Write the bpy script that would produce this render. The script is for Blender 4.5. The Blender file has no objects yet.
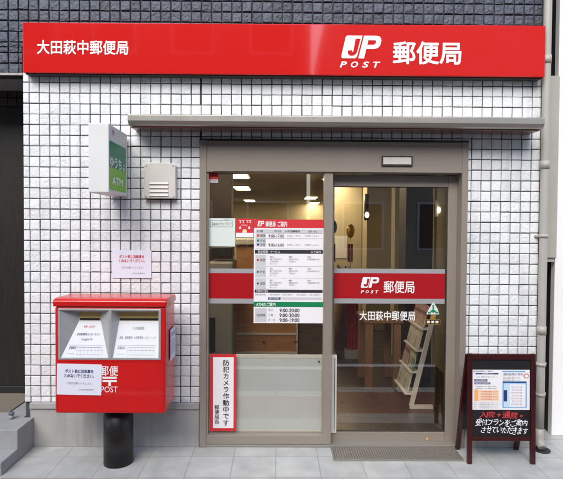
import bpy, bmesh, math, random
from mathutils import Vector, Matrix
R = math.radians
random.seed(7)
SC = bpy.context.scene
COL = SC.collection
# ------------------------------------------------------------------ camera
PW, PH, F = 563.0, 479.0, 500.0
CAM = Vector((0.0, -3.70, 1.64))
YAW, PITCH, ROLL = R(0.5), R(-1.4), R(0.37)
fw = Vector((math.sin(YAW)*math.cos(PITCH), math.cos(YAW)*math.cos(PITCH), math.sin(PITCH)))
rt0 = fw.cross(Vector((0, 0, 1))).normalized()
up0 = rt0.cross(fw)
rt = rt0*math.cos(ROLL) + up0*math.sin(ROLL)
up = up0*math.cos(ROLL) - rt0*math.sin(ROLL)
cam = bpy.data.cameras.new('camera')
cam_o = bpy.data.objects.new('camera', cam)
COL.objects.link(cam_o)
cam_o.matrix_world = Matrix(((rt.x, up.x, -fw.x, CAM.x), (rt.y, up.y, -fw.y, CAM.y), (rt.z, up.z, -fw.z, CAM.z), (0, 0, 0, 1)))
cam.sensor_fit = 'HORIZONTAL'; cam.sensor_width = 36.0; cam.lens = 36.0*F/PW
cam.clip_end = 1500
SC.camera = cam_o
# ------------------------------------------------------------------ sky, sun, exposure
SUN_EL, SUN_AZ = R(42), R(196)          # azimuth clockwise from +Y
W = bpy.data.worlds.new('World'); SC.world = W; W.use_nodes = True
nt = W.node_tree; bg = nt.nodes['Background']
sky = nt.nodes.new('ShaderNodeTexSky'); sky.sky_type = 'NISHITA'; sky.sun_disc = False
sky.sun_elevation = SUN_EL; sky.sun_rotation = SUN_AZ
sky.air_density = 1.0; sky.dust_density = 2.0; sky.ozone_density = 0.6
nt.links.new(sky.outputs[0], bg.inputs[0]); bg.inputs[1].default_value = 0.14
sl = bpy.data.lights.new('sun', 'SUN'); sl.energy = 1.3; sl.angle = R(40); sl.color = (1.0, .985, .955)
so = bpy.data.objects.new('sun', sl); COL.objects.link(so)
sd = Vector((math.sin(SUN_AZ)*math.cos(SUN_EL), math.cos(SUN_AZ)*math.cos(SUN_EL), math.sin(SUN_EL)))
so.rotation_euler = (-sd).to_track_quat('-Z', 'Y').to_euler(); so.location = sd*30
SC.view_settings.view_transform = 'Standard'; SC.view_settings.look = 'None'
SC.view_settings.exposure = 1.08; SC.view_settings.gamma = 1; SC.view_settings.use_curve_mapping = False
SC.render.engine = 'CYCLES'
SC.cycles.use_denoising = True
SC.cycles.max_bounces = 10; SC.cycles.transparent_max_bounces = 16

# ------------------------------------------------------------------ helpers
def P(px, py, Y):
    "point of the photograph's pixel on the plane Y (metres)"
    d = fw + rt*((px-PW/2)/F) + up*((PH/2-py)/F)
    return CAM + d*((Y-CAM.y)/d.y)
def K(Y): return (Y-CAM.y)/F            # metres per photo pixel at depth Y

def wl(o):
    v = Vector((0, 0, 0))
    while o: v += o.location; o = o.parent
    return v

class MB:
    def __init__(s): s.v = []; s.f = []; s.m = []; s.smooth = []
    def add(s, vs, fs, mi=0, smooth=False):
        b = len(s.v); s.v += [Vector(v) for v in vs]
        for f in fs: s.f.append([b+i for i in f]); s.m.append(mi); s.smooth.append(smooth)
        return s
    def box(s, x0, x1, y0, y1, z0, z1, mi=0):
        return s.add([(x0,y0,z0),(x1,y0,z0),(x1,y1,z0),(x0,y1,z0),(x0,y0,z1),(x1,y0,z1),(x1,y1,z1),(x0,y1,z1)],
            [(0,3,2,1),(4,5,6,7),(0,1,5,4),(1,2,6,5),(2,3,7,6),(3,0,4,7)], mi)
    def hexa(s, a, b, mi=0):      # two quads (front ccw from outside, back same order)
        return s.add(list(a)+list(b), [(0,1,2,3),(7,6,5,4),(1,0,4,5),(2,1,5,6),(3,2,6,7),(0,3,7,4)], mi)
    def tube(s, pts, r, n=16, mi=0, caps=True, smooth=True):
        pts = [Vector(p) for p in pts]; rs = r if isinstance(r, (list, tuple)) else [r]*len(pts)
        b = len(s.v); prev = None
        for i, p in enumerate(pts):
            t = (pts[min(i+1, len(pts)-1)]-pts[max(i-1, 0)]).normalized()
            a = prev if prev is not None else (Vector((1,0,0)) if abs(t.x) < .9 else Vector((0,1,0)))
            a = (a - t*a.dot(t)).normalized(); c = t.cross(a); prev = a
            for k in range(n):
                q = 2*math.pi*k/n; s.v.append(p + (a*math.cos(q)+c*math.sin(q))*rs[i])
        for i in range(len(pts)-1):
            for k in range(n):
                s.f.append([b+i*n+k, b+i*n+(k+1)%n, b+(i+1)*n+(k+1)%n, b+(i+1)*n+k]); s.m.append(mi); s.smooth.append(smooth)
        if caps:
            s.f.append([b+k for k in range(n)][::-1]); s.m.append(mi); s.smooth.append(False)
            s.f.append([b+(len(pts)-1)*n+k for k in range(n)]); s.m.append(mi); s.smooth.append(False)
        return s
    def prism(s, prof, x0, x1, mi=0):     # prof: (y,z) closed polygon, extruded along x
        n = len(prof)
        vs = [(x0,y,z) for y,z in prof]+[(x1,y,z) for y,z in prof]
        fs = [tuple(range(n)), tuple(range(2*n-1, n-1, -1))]+[((i+1)%n, i, n+i, n+(i+1)%n) for i in range(n)]
        return s.add(vs, fs, mi)
    def ball(s, c, rx, ry, rz, nu=20, nv=12, mi=0):
        c = Vector(c); vs = []; fs = []
        for j in range(nv+1):
            t = math.pi*j/nv
            for i in range(nu):
                q = 2*math.pi*i/nu
                vs.append(c+Vector((rx*math.sin(t)*math.cos(q), ry*math.sin(t)*math.sin(q), -rz*math.cos(t))))
        for j in range(nv):
            for i in range(nu): fs.append((j*nu+i, j*nu+(i+1)%nu, (j+1)*nu+(i+1)%nu, (j+1)*nu+i))
        return s.add(vs, fs, mi, True)
    def build(s, name, mat, parent=None, bevel=0, seg=2, fix=True):
        mats = mat if isinstance(mat, (list, tuple)) else [mat]
        me = bpy.data.meshes.new(name)
        if parent is not None: off = wl(parent)
        else:
            xs = [v.x for v in s.v]; ys = [v.y for v in s.v]; zs = [v.z for v in s.v]
            off = Vector(((min(xs)+max(xs))/2, (min(ys)+max(ys))/2, min(zs)))
        me.from_pydata([tuple(v-off) for v in s.v], [], s.f)
        for m in mats: me.materials.append(m)
        for p, mi, sm in zip(me.polygons, s.m, s.smooth): p.material_index = mi; p.use_smooth = sm
        if bevel or fix:
            bm = bmesh.new(); bm.from_mesh(me)
            if bevel:
                bmesh.ops.remove_doubles(bm, verts=bm.verts, dist=1e-6)
                bmesh.ops.recalc_face_normals(bm, faces=bm.faces)
                es = [e for e in bm.edges if len(e.link_faces) == 2 and e.calc_face_angle(0) > R(28)]
                bmesh.ops.bevel(bm, geom=es, offset=bevel, segments=seg, affect='EDGES', profile=.5, clamp_overlap=True)
            else: bmesh.ops.recalc_face_normals(bm, faces=bm.faces)
            bm.to_mesh(me); bm.free()
        me.update()
        o = bpy.data.objects.new(name, me); COL.objects.link(o)
        if parent is not None: o.parent = parent
        else: o.location = off
        return o

def tag(o, label=None, cat=None, group=None, kind=None):
    if label: o['label'] = label
    if cat: o['category'] = cat
    if group: o['group'] = group
    if kind: o['kind'] = kind
    return o
def thing(name, label, cat, loc=(0,0,0), group=None):
    o = bpy.data.objects.new(name, None); o.location = loc; o.empty_display_size = .1
    COL.objects.link(o); return tag(o, label, cat, group)

# ---- lettering: glyph outlines turned into thin real faces
_gc = {}
def glyph(txt, bold=0.0, shear=0.0, space=1.0):
    k = (txt, bold, shear, space)
    if k not in _gc:
        cu = bpy.data.curves.new('lettering', 'FONT'); cu.body = txt; cu.offset = bold; cu.shear = shear
        cu.space_character = space; cu.resolution_u = 3
        o = bpy.data.objects.new('lettering', cu); COL.objects.link(o)
        me = bpy.data.meshes.new_from_object(o.evaluated_get(bpy.context.evaluated_depsgraph_get()))
        vs = [(v.co.x, v.co.y) for v in me.vertices]; fs = [tuple(p.vertices) for p in me.polygons]
        bpy.data.objects.remove(o); bpy.data.curves.remove(cu); bpy.data.meshes.remove(me)
        xs = [v[0] for v in vs] or [0, 1]; ys = [v[1] for v in vs] or [0, 1]
        _gc[k] = (vs, fs, min(xs), max(xs), min(ys), max(ys))
    return _gc[k]

STROKE = [(0,0),(1,0),(-1,0),(0,1),(0,-1),(.7,.7),(-.7,.7),(.7,-.7),(-.7,-.7)]
class Pan:
    "a flat panel: photo-pixel sized local coordinates on a real plane"
    def __init__(s, o, k, u=(1,0,0), d=(0,0,-1), px=0, py=0):
        s.o = Vector(o); s.k = k; s.u = Vector(u).normalized(); s.d = Vector(d).normalized()
        s.n = s.d.cross(s.u).normalized(); s.px = px; s.py = py
    def pt(s, x, y, l=0): return s.o + s.u*((x-s.px)*s.k) + s.d*((y-s.py)*s.k) + s.n*l
    def slab(s, mb, x0, y0, x1, y1, l0, l1, mi=0):
        return mb.hexa([s.pt(x0,y1,l1), s.pt(x1,y1,l1), s.pt(x1,y0,l1), s.pt(x0,y0,l1)],
                       [s.pt(x0,y1,l0), s.pt(x1,y1,l0), s.pt(x1,y0,l0), s.pt(x0,y0,l0)], mi)
    def quad(s, mb, pts, l, mi=0):
        return mb.add([s.pt(x, y, l) for x, y in pts], [tuple(range(len(pts)))], mi)
    def rect(s, mb, x0, y0, x1, y1, l, mi=0): return s.quad(mb, [(x0,y1),(x1,y1),(x1,y0),(x0,y0)], l, mi)
    def text(s, mb, txt, x0, y0, x1, y1, l, mi=0, bold=0, shear=0, space=1.0):
        vs, fs, a, b, c, d = glyph(txt, 0, shear, space)
        sx = (x1-x0)/(b-a+2*bold or 1); sy = (y1-y0)/(d-c+2*bold or 1)
        for i, (ox, oy) in enumerate(STROKE if bold else [(0, 0)]):      # heavier strokes: the outline repeated a hair apart
            mb.add([s.pt(x0+(x-a+bold*(1+ox))*sx, y1-(y-c+bold*(1+oy))*sy, l+i*.00005) for x, y in vs], fs, mi)
        return mb
    def texth(s, mb, txt, x0, y0, h, l, mi=0, bold=0, w=1.0):
        vs, fs, a, b, c, d = glyph(txt)
        k = h/.92
        for i, (ox, oy) in enumerate(STROKE if bold else [(0, 0)]):
            mb.add([s.pt(x0+(x+ox*bold)*k*w, y0+h-(y+oy*bold+.08)*k, l+i*.00005) for x, y in vs], fs, mi)
        return mb
def pan(px, py, Y): return Pan(P(px, py, Y), K(Y), px=px, py=py)

# ------------------------------------------------------------------ materials
def pmat(name, col, rough=.5, metal=0, var=0.0, vscale=6, bump=0, bscale=60, emit=None, es=0, coat=0, rvar=0, island=0, spec=.5, detail=6, streak=0):
    m = bpy.data.materials.new(name); m.use_nodes = True
    n = m.node_tree; b = n.nodes['Principled BSDF']; L = n.links.new
    b.inputs['Base Color'].default_value = (*col, 1); b.inputs['Roughness'].default_value = rough
    b.inputs['Metallic'].default_value = metal; b.inputs['Coat Weight'].default_value = coat
    b.inputs['Coat Roughness'].default_value = .04
    b.inputs['Specular IOR Level'].default_value = spec
    tc = n.nodes.new('ShaderNodeTexCoord')
    def noise(sc, det=detail):
        t = n.nodes.new('ShaderNodeTexNoise'); t.inputs['Scale'].default_value = sc; t.inputs['Detail'].default_value = det
        L(tc.outputs['Object'], t.inputs['Vector']); return t
    if var or island:
        h = n.nodes.new('ShaderNodeHueSaturation'); h.inputs['Color'].default_value = (*col, 1)
        mr = n.nodes.new('ShaderNodeMapRange'); mr.inputs[1].default_value = .25; mr.inputs[2].default_value = .75
        mr.inputs[3].default_value = 1-var; mr.inputs[4].default_value = 1+var
        L(noise(vscale).outputs['Fac'], mr.inputs[0]); out = mr.outputs[0]
        if island:
            g = n.nodes.new('ShaderNodeNewGeometry'); m2 = n.nodes.new('ShaderNodeMapRange')
            m2.inputs[3].default_value = 1-island; m2.inputs[4].default_value = 1+island
            L(g.outputs['Random Per Island'], m2.inputs[0])
            mm = n.nodes.new('ShaderNodeMath'); mm.operation = 'MULTIPLY'; L(out, mm.inputs[0]); L(m2.outputs[0], mm.inputs[1]); out = mm.outputs[0]
        if streak:
            mp = n.nodes.new('ShaderNodeMapping'); mp.inputs['Scale'].default_value = (9, 9, .55); L(tc.outputs['Object'], mp.inputs[0])
            t = noise(1.6, 5); L(mp.outputs[0], t.inputs['Vector']); m3 = n.nodes.new('ShaderNodeMapRange'); m3.inputs[1].default_value = .56; m3.inputs[2].default_value = .72
            m3.inputs[3].default_value = 1; m3.inputs[4].default_value = 1-streak; L(t.outputs['Fac'], m3.inputs[0])
            m4 = n.nodes.new('ShaderNodeMath'); m4.operation = 'MULTIPLY'; L(out, m4.inputs[0]); L(m3.outputs[0], m4.inputs[1]); out = m4.outputs[0]
        L(out, h.inputs['Value']); L(h.outputs[0], b.inputs['Base Color'])
    if rvar:
        mr = n.nodes.new('ShaderNodeMapRange'); mr.inputs[3].default_value = max(0, rough-rvar); mr.inputs[4].default_value = min(1, rough+rvar)
        L(noise(vscale*2.3).outputs['Fac'], mr.inputs[0]); L(mr.outputs[0], b.inputs['Roughness'])
    if bump:
        bn = n.nodes.new('ShaderNodeBump'); bn.inputs['Strength'].default_value = bump; bn.inputs['Distance'].default_value = .01
        L(noise(bscale).outputs['Fac'], bn.inputs['Height']); L(bn.outputs[0], b.inputs['Normal'])
    if emit: b.inputs['Emission Color'].default_value = (*emit, 1); b.inputs['Emission Strength'].default_value = es
    return m

def glassmat(name, tint, refl=1.6, rough=0.0):
    m = bpy.data.materials.new(name); m.use_nodes = True; n = m.node_tree; L = n.links.new
    for x in list(n.nodes): n.nodes.remove(x)
    o = n.nodes.new('ShaderNodeOutputMaterial'); mx = n.nodes.new('ShaderNodeMixShader')
    t = n.nodes.new('ShaderNodeBsdfTransparent'); t.inputs[0].default_value = (*tint, 1)
    g = n.nodes.new('ShaderNodeBsdfGlossy'); g.inputs['Roughness'].default_value = rough; g.inputs[0].default_value = (1,1,1,1)
    fr = n.nodes.new('ShaderNodeFresnel'); ge = n.nodes.new('ShaderNodeNewGeometry'); ml = n.nodes.new('ShaderNodeMapRange')
    ml.inputs[3].default_value = refl; ml.inputs[4].default_value = 1/refl; L(ge.outputs['Backfacing'], ml.inputs[0]); L(ml.outputs[0], fr.inputs[0])
    bn = n.nodes.new('ShaderNodeBump'); bn.inputs['Strength'].default_value = .02; bn.inputs['Distance'].default_value = .01
    ns = n.nodes.new('ShaderNodeTexNoise'); ns.inputs['Scale'].default_value = 2.0; L(ns.outputs['Fac'], bn.inputs['Height']); L(bn.outputs[0], g.inputs['Normal'])
    L(fr.outputs[0], mx.inputs[0]); L(t.outputs[0], mx.inputs[1]); L(g.outputs[0], mx.inputs[2]); L(mx.outputs[0], o.inputs[0])
    return m

def brickmat(name, c1, c2, mortar, scale, bw=.5, rh=.5, off=.0, ms=.01, rough=.6, bump=.2, axes='XY', rot=0, rvar=.1):
    m = bpy.data.materials.new(name); m.use_nodes = True; n = m.node_tree; L = n.links.new
    b = n.nodes['Principled BSDF']; b.inputs['Roughness'].default_value = rough
    tc = n.nodes.new('ShaderNodeTexCoord'); mp = n.nodes.new('ShaderNodeMapping'); L(tc.outputs['Object'], mp.inputs[0])
    if axes == 'XZ': mp.inputs['Rotation'].default_value = (R(-90), 0, 0)
    else: mp.inputs['Rotation'].default_value = (0, 0, rot)
    br = n.nodes.new('ShaderNodeTexBrick'); br.offset = off; br.inputs['Scale'].default_value = scale
    br.inputs['Brick Width'].default_value = bw; br.inputs['Row Height'].default_value = rh; br.inputs['Mortar Size'].default_value = ms
    br.inputs['Color1'].default_value = (*c1, 1); br.inputs['Color2'].default_value = (*c2, 1); br.inputs['Mortar'].default_value = (*mortar, 1)
    L(mp.outputs[0], br.inputs['Vector'])
    ns = n.nodes.new('ShaderNodeTexNoise'); ns.inputs['Scale'].default_value = 7; ns.inputs['Detail'].default_value = 9; L(tc.outputs['Object'], ns.inputs['Vector'])
    mr = n.nodes.new('ShaderNodeMapRange'); mr.inputs[1].default_value = .3; mr.inputs[2].default_value = .7; mr.inputs[3].default_value = .84; mr.inputs[4].default_value = 1.12; L(ns.outputs['Fac'], mr.inputs[0])
    hs = n.nodes.new('ShaderNodeHueSaturation'); L(br.outputs['Color'], hs.inputs['Color']); L(mr.outputs[0], hs.inputs['Value']); L(hs.outputs[0], b.inputs['Base Color'])
    n2 = n.nodes.new('ShaderNodeTexNoise'); n2.inputs['Scale'].default_value = 90; n2.inputs['Detail'].default_value = 6; L(tc.outputs['Object'], n2.inputs['Vector'])
    ma = n.nodes.new('ShaderNodeMath'); ma.operation = 'MULTIPLY_ADD'; ma.inputs[1].default_value = .25; L(n2.outputs['Fac'], ma.inputs[0]); 
    iv = n.nodes.new('ShaderNodeMath'); iv.operation = 'SUBTRACT'; iv.inputs[0].default_value = 1; L(br.outputs['Fac'], iv.inputs[1]); L(iv.outputs[0], ma.inputs[2])
    bp = n.nodes.new('ShaderNodeBump'); bp.inputs['Strength'].default_value = bump; bp.inputs['Distance'].default_value = .004; L(ma.outputs[0], bp.inputs['Height']); L(bp.outputs[0], b.inputs['Normal'])
    m2 = n.nodes.new('ShaderNodeMapRange'); m2.inputs[3].default_value = rough-rvar; m2.inputs[4].default_value = min(1, rough+rvar); L(ns.outputs['Fac'], m2.inputs[0]); L(m2.outputs[0], b.inputs['Roughness'])
    return m

def woodmat(name, c, c2, rough=.4, sc=(1, 1, 8), ax=0):
    m = bpy.data.materials.new(name); m.use_nodes = True; n = m.node_tree; L = n.links.new; b = n.nodes['Principled BSDF']; b.inputs['Roughness'].default_value = rough
    tc = n.nodes.new('ShaderNodeTexCoord'); mp = n.nodes.new('ShaderNodeMapping'); mp.inputs['Scale'].default_value = sc; L(tc.outputs['Object'], mp.inputs[0])
    ns = n.nodes.new('ShaderNodeTexNoise'); ns.inputs['Scale'].default_value = 5; ns.inputs['Detail'].default_value = 8; ns.inputs['Distortion'].default_value = 1.2; L(mp.outputs[0], ns.inputs['Vector'])
    cr = n.nodes.new('ShaderNodeValToRGB'); cr.color_ramp.elements[0].position = .35; cr.color_ramp.elements[1].position = .68
    cr.color_ramp.elements[0].color = (*c, 1); cr.color_ramp.elements[1].color = (*c2, 1); L(ns.outputs['Fac'], cr.inputs[0]); L(cr.outputs[0], b.inputs['Base Color'])
    return m

M = {}
M['white_tile'] = pmat('white_tile', (.74,.76,.77), .55, var=.05, vscale=3, bump=.3, bscale=110, island=.05, rvar=.1, streak=.16)
M['blue_tile'] = pmat('blue_tile', (.062,.073,.100), .45, var=.12, vscale=14, bump=.5, bscale=150, island=.16, rvar=.12)
M['brown_tile'] = pmat('brown_tile', (.05,.035,.03), .5, bump=.3, bscale=120, island=.15)
M['grout'] = pmat('grout', (.06,.06,.064), .9, var=.35, vscale=5)
M['concrete'] = pmat('concrete_render', (.36,.36,.35), .85, streak=.2, var=.14, vscale=5, bump=.3, bscale=90)
M['step'] = pmat('step_stone', (.30,.31,.31), .65, var=.1, vscale=9, bump=.15, bscale=110)
M['paving'] = brickmat('paving_tile', (.41,.42,.41), (.45,.46,.445), (.32,.325,.32), 1, .30, .30, 0, .004, .44, .3)
M['red_paving'] = brickmat('red_brick_paving', (.22,.075,.055), (.27,.10,.07), (.13,.09,.08), 1, .2, .1, .5, .005, .8, .4)
M['kerb'] = brickmat('kerb_stone', (.5,.5,.48), (.55,.54,.52), (.18,.18,.17), 1, .6, .6, 0, .012, .8, .3)
M['asphalt'] = pmat('asphalt', (.055,.055,.057), .9, var=.25, vscale=2.5, bump=.6, bscale=260)
M['road_paint'] = pmat('road_paint', (.75,.75,.73), .7, var=.1, vscale=14)
M['earth'] = pmat('earth', (.09,.085,.08), .95, var=.2, vscale=.4)
M['sign_red'] = pmat('sign_red', (.59,.012,.010), .09, bump=.03, bscale=4, coat=1.0, detail=3)
M['post_red'] = pmat('post_red', (.55,.009,.008), .3, var=.07, vscale=5, bump=.02, bscale=35, coat=.3, rvar=.08)
M['white'] = pmat('white_vinyl', (.84,.84,.84), .45)
M['black_gloss'] = pmat('black_gloss', (.008,.008,.009), .38, rvar=.06)
M['silver'] = pmat('silver_grey', (.45,.46,.47), .38, metal=.35, var=.05, vscale=20)
M['brass'] = pmat('brass', (.72,.48,.18), .4, metal=.35)
M['label_white'] = pmat('label_white', (.72,.74,.77), .5, var=.03)
M['frame'] = pmat('taupe_aluminium', (.29,.25,.213), .36, metal=.15, var=.05, vscale=4, rvar=.06)
M['frame_dark'] = pmat('dark_seal', (.03,.027,.025), .6)
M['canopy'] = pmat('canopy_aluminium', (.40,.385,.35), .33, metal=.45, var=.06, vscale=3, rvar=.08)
M['canopy_dark'] = pmat('canopy_soffit', (.22,.135,.115), .25, metal=.5)  # red-brown reflection of the pavement put into the base colour
M['glass'] = glassmat('door_glass', (.94,.94,.925), 1.7)
M['dark_glass'] = glassmat('dark_glass', (.1,.1,.11), 1.6)
M['band_red'] = pmat('band_red', (.37,.008,.012), .3)
M['band_silver'] = pmat('band_silver', (.42,.42,.43), .4, metal=.3)
M['paper'] = pmat('paper', (.80,.80,.82), .6, var=.02)
M['paper_blue'] = pmat('paper_cool', (.72,.74,.84), .6, var=.02)
M['mint'] = pmat('mint_paper', (.66,.74,.70), .5)
M['ink_blue'] = pmat('ink_blue', (.02,.03,.16), .6)
M['ink_red'] = pmat('ink_red', (.6,.02,.03), .6)
M['ink_black'] = pmat('ink_black', (.02,.02,.022), .6)
M['ink_grey'] = pmat('ink_grey', (.28,.28,.30), .6)
M['cell_grey'] = pmat('cell_grey', (.55,.56,.58), .6)
M['green'] = pmat('sign_green', (.010,.22,.085), .3)
M['dark_green'] = pmat('deep_green', (.008,.21,.10), .4)
M['light_green'] = pmat('light_green', (.20,.50,.03), .4)
M['cyan'] = pmat('print_cyan', (.16,.40,.66), .6)
M['pale_cyan'] = pmat('print_pale_cyan', (.50,.68,.80), .6)
M['orange'] = pmat('print_orange', (.85,.42,.14), .6)
M['pale_orange'] = pmat('print_pale_orange', (.85,.66,.46), .6)
M['cream'] = pmat('cream', (.80,.68,.42), .6)
M['plastic_white'] = pmat('plastic_white', (.70,.70,.69), .45, var=.03)
M['vent'] = pmat('vent_paint', (.60,.58,.54), .5, var=.05, vscale=9)
M['maroon'] = woodmat('maroon_wood', (.028,.004,.005), (.048,.007,.008), .3, (9, 9, 1))
M['chalkboard'] = pmat('chalkboard', (.007,.0075,.009), .5, var=.5, vscale=8)
M['chalk_white'] = pmat('chalk_white', (.85,.87,.9), .8)
M['chalk_red'] = pmat('chalk_red', (.62,.045,.05), .8)
M['pipe'] = pmat('pipe_pvc', (.40,.39,.35), .45, var=.08, vscale=3, streak=.2)
M['dark_door'] = woodmat('dark_door', (.012,.010,.009), (.024,.019,.016), .4, (14, 14, 1))
M['dark_wall'] = pmat('dark_wall', (.035,.033,.030), .7, var=.2, vscale=3)
M['pale_wall'] = pmat('pale_wall', (.86,.86,.86), .8, var=.03, vscale=3, bump=.15, bscale=80)
M['mat_beige'] = pmat('mat_beige', (.20,.17,.13), .9, bump=.6, bscale=200)
M['grating'] = pmat('grating_metal', (.30,.285,.25), .45, metal=.4)
M['pit'] = pmat('pit', (.03,.03,.03), .9)
M['floor_tile'] = brickmat('brown_floor_tile', (.040,.024,.017), (.055,.033,.023), (.02,.014,.012), 1, .45, .45, 0, .006, .3, .15)
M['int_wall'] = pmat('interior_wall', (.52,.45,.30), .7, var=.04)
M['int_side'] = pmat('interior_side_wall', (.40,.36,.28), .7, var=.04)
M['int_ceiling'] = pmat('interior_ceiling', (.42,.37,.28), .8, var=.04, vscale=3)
M['pillar'] = pmat('dark_pillar', (.045,.022,.018), .45, var=.15)
M['beige_col'] = pmat('beige_column', (.36,.31,.20), .6, var=.05)
M['wood'] = woodmat('counter_wood', (.42,.19,.07), (.55,.28,.11), .45, (1, 1, 7))
M['table_wood'] = woodmat('table_wood', (.20,.10,.045), (.27,.14,.06), .4, (7, 7, 1))
M['dark_wood'] = woodmat('dark_wood', (.09,.05,.025), (.15,.085,.04), .45, (1, 1, 12))
M['trim_white'] = pmat('trim_white', (.66,.63,.56), .5)
M['frost'] = pmat('frosted_panel', (.58,.61,.60), .3, var=.02)
M['lamp'] = pmat('lamp_glow', (.9,.85,.7), .5, emit=(1.0,.80,.50), es=14)
M['bulb'] = pmat('bulb_glow', (.9,.85,.7), .5, emit=(1.0,.86,.62), es=5)
M['gold'] = pmat('gold_foil', (.60,.36,.08), .3, metal=.6)
M['blue_foil'] = pmat('blue_foil', (.03,.06,.28), .25, metal=.6)
M['leaf'] = pmat('leaf', (.03,.07,.02), .5, var=.3)
M['pot'] = pmat('pot', (.25,.14,.08), .6)
M['red_cloth'] = pmat('red_cloth', (.30,.008,.014), .85, bump=.3, bscale=70)
M['grey_machine'] = pmat('grey_machine', (.30,.30,.30), .5)
M['blue_grey'] = pmat('blue_grey', (.10,.13,.18), .5)
M['dark_machine'] = pmat('dark_machine', (.02,.02,.022), .4)
M['leaflet_a'] = brickmat('leaflet_cream', (.55,.50,.40), (.20,.16,.12), (.62,.58,.5), 1, .045, .05, .5, .006, .4, .05, axes='XY', rot=R(90))
M['leaflet_b'] = brickmat('leaflet_green', (.10,.17,.07), (.55,.52,.38), (.5,.5,.4), 1, .05, .04, .5, .005, .4, .05, axes='XY', rot=R(90))
M['leaflet_c'] = brickmat('leaflet_pink', (.55,.32,.28), (.62,.55,.48), (.25,.12,.10), 1, .04, .05, .5, .004, .4, .05, axes='XY', rot=R(90))
M['opp_brown'] = pmat('opposite_brown', (.15,.12,.10), .8, var=.3, vscale=1.2)
M['opp_beige'] = pmat('opposite_beige', (.40,.35,.29), .8, var=.2, vscale=1.2)

# ------------------------------------------------------------------ ground
def sheet(name, mat, x0, x1, y0, y1, z):
    o = MB().add([(x0,y0,z),(x1,y0,z),(x1,y1,z),(x0,y1,z)], [(0,1,2,3)]).build(name, mat, fix=False)
    return tag(o, kind='structure')
sheet('ground', M['earth'], -400, 400, -400, 400, -.14)
sheet('road', M['asphalt'], -60, 60, -9.2, -1.2, -.10)
sheet('road_marking', M['road_paint'], -60, 60, -2.42, -2.30, -.096)
tag(MB().box(-30, 30, -.475, .75, -.13, 0).build('pavement', M['paving']), kind='structure')
tag(MB().box(-30, 30, -1.05, -.4752, -.13, -.004).build('red_pavement', M['red_paving']), kind='structure')
tag(MB().box(-30, 30, -1.20, -1.05, -.13, .0).build('kerb', M['kerb'], bevel=.01), kind='structure')
tag(MB().box(-30, 30, -12, -9.2, -.13, .0).build('far_pavement', M['paving']), kind='structure')

# ------------------------------------------------------------------ the post office building
XL, XR = P(24, 240, 0).x, P(538.4, 240, 0).x
DX0, DX1 = P(200, 300, 0).x, P(465.5, 300, 0).x
DZ = P(330, 141.5, 0).z
ZB = P(120, 402, 0).z              # foot of the tiles
ZS = P(280, 50, 0).z               # the tile colour changes behind the sign
ZL = P(10, 73, 0).z                # soffit of the neighbouring entrance
TOP = 4.5
bld = thing('post_office', 'white tiled post office front with dark blue tiles above its red sign', 'building', (0, 0.3, 0))
w = MB()
w.box(XL, DX0, .012, .16, 0, TOP); w.box(DX1, XR, .012, .16, 0, TOP); w.box(DX0, DX1, .012, .16, DZ, TOP)
w.box(-6, XL, .012, .16, ZL, TOP)
w.box(XL, XL+.15, .16, .62, 0, ZL+.3)
w.build('wall', M['grout'], bld)
def tiles(name, mat, regs, ox, oz, px, pz, gap=.0065, amp=.0045, yb=.012, seed=1, n=7):
    gp = [0, .05, .27, .5, .73, .95, 1]
    rnd = random.Random(seed); mb = MB()
    for (x0, x1, z0, z1) in regs:
        i0 = math.floor((x0-ox)/px); j0 = math.floor((z0-oz)/pz)
        i = i0
        while ox+i*px < x1:
            j = j0
            while oz+j*pz < z1:
                jx = rnd.uniform(-.0014,.0014); jz = rnd.uniform(-.0012,.0012)
                a = max(ox+i*px+gap/2+jx, x0); b = min(ox+(i+1)*px-gap/2+jx, x1)
                c = max(oz+j*pz+gap/2+jz, z0); d = min(oz+(j+1)*pz-gap/2+jz, z1)
                if b-a > .006 and d-c > .006:
                    base = len(mb.v); tilt = rnd.uniform(-1, 1)*amp*.5; tl2 = rnd.uniform(-1, 1)*amp*.5
                    for q in range(n):
                        for p in range(n):
                            u, v = gp[p], gp[q]
                            edge = p in (0, n-1) or q in (0, n-1)
                            if not edge: u += rnd.uniform(-.05,.05)*(1 if 1 < p < n-2 else .4); v += rnd.uniform(-.05,.05)*(1 if 1 < q < n-2 else .4)
                            inner = 1 < p < n-2 and 1 < q < n-2
                            y = .0010+ (rnd.uniform(0, .0010) if edge else -.0010-rnd.uniform(.1, 1)*amp*(1 if inner else .55) + tilt*(u-.5)*2+tl2*(v-.5)*2)
                            mb.v.append(Vector((a+(b-a)*u, y, c+(d-c)*v)))
                    for q in range(n-1):
                        for p in range(n-1):
                            k = base+q*n+p
                            fs = [(k, k+1, k+n+1), (k, k+n+1, k+n)] if rnd.random() < .5 else [(k, k+1, k+n), (k+1, k+n+1, k+n)]
                            for f in fs: mb.f.append(list(f)); mb.m.append(0); mb.smooth.append(False)
                    ring = [base+p for p in range(n)]+[base+q*n+n-1 for q in range(1, n)]+[base+(n-1)*n+p for p in range(n-2, -1, -1)]+[base+q*n for q in range(n-2, 0, -1)]
                    bb = len(mb.v)
                    for r in ring: mb.v.append(Vector((mb.v[r].x, yb+.001, mb.v[r].z)))
                    m_ = len(ring)
                    for r in range(m_):
                        mb.f.append([ring[(r+1)%m_], ring[r], bb+r, bb+(r+1)%m_]); mb.m.append(0); mb.smooth.append(False)
                j += 1
            i += 1
    return mb.build(name, mat, bld, fix=False)
PX, PZ = .0740, .0772
OX = P(29.5, 150, 0).x
OZ = P(30, 92.8, 0).z
e = .002
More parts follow.
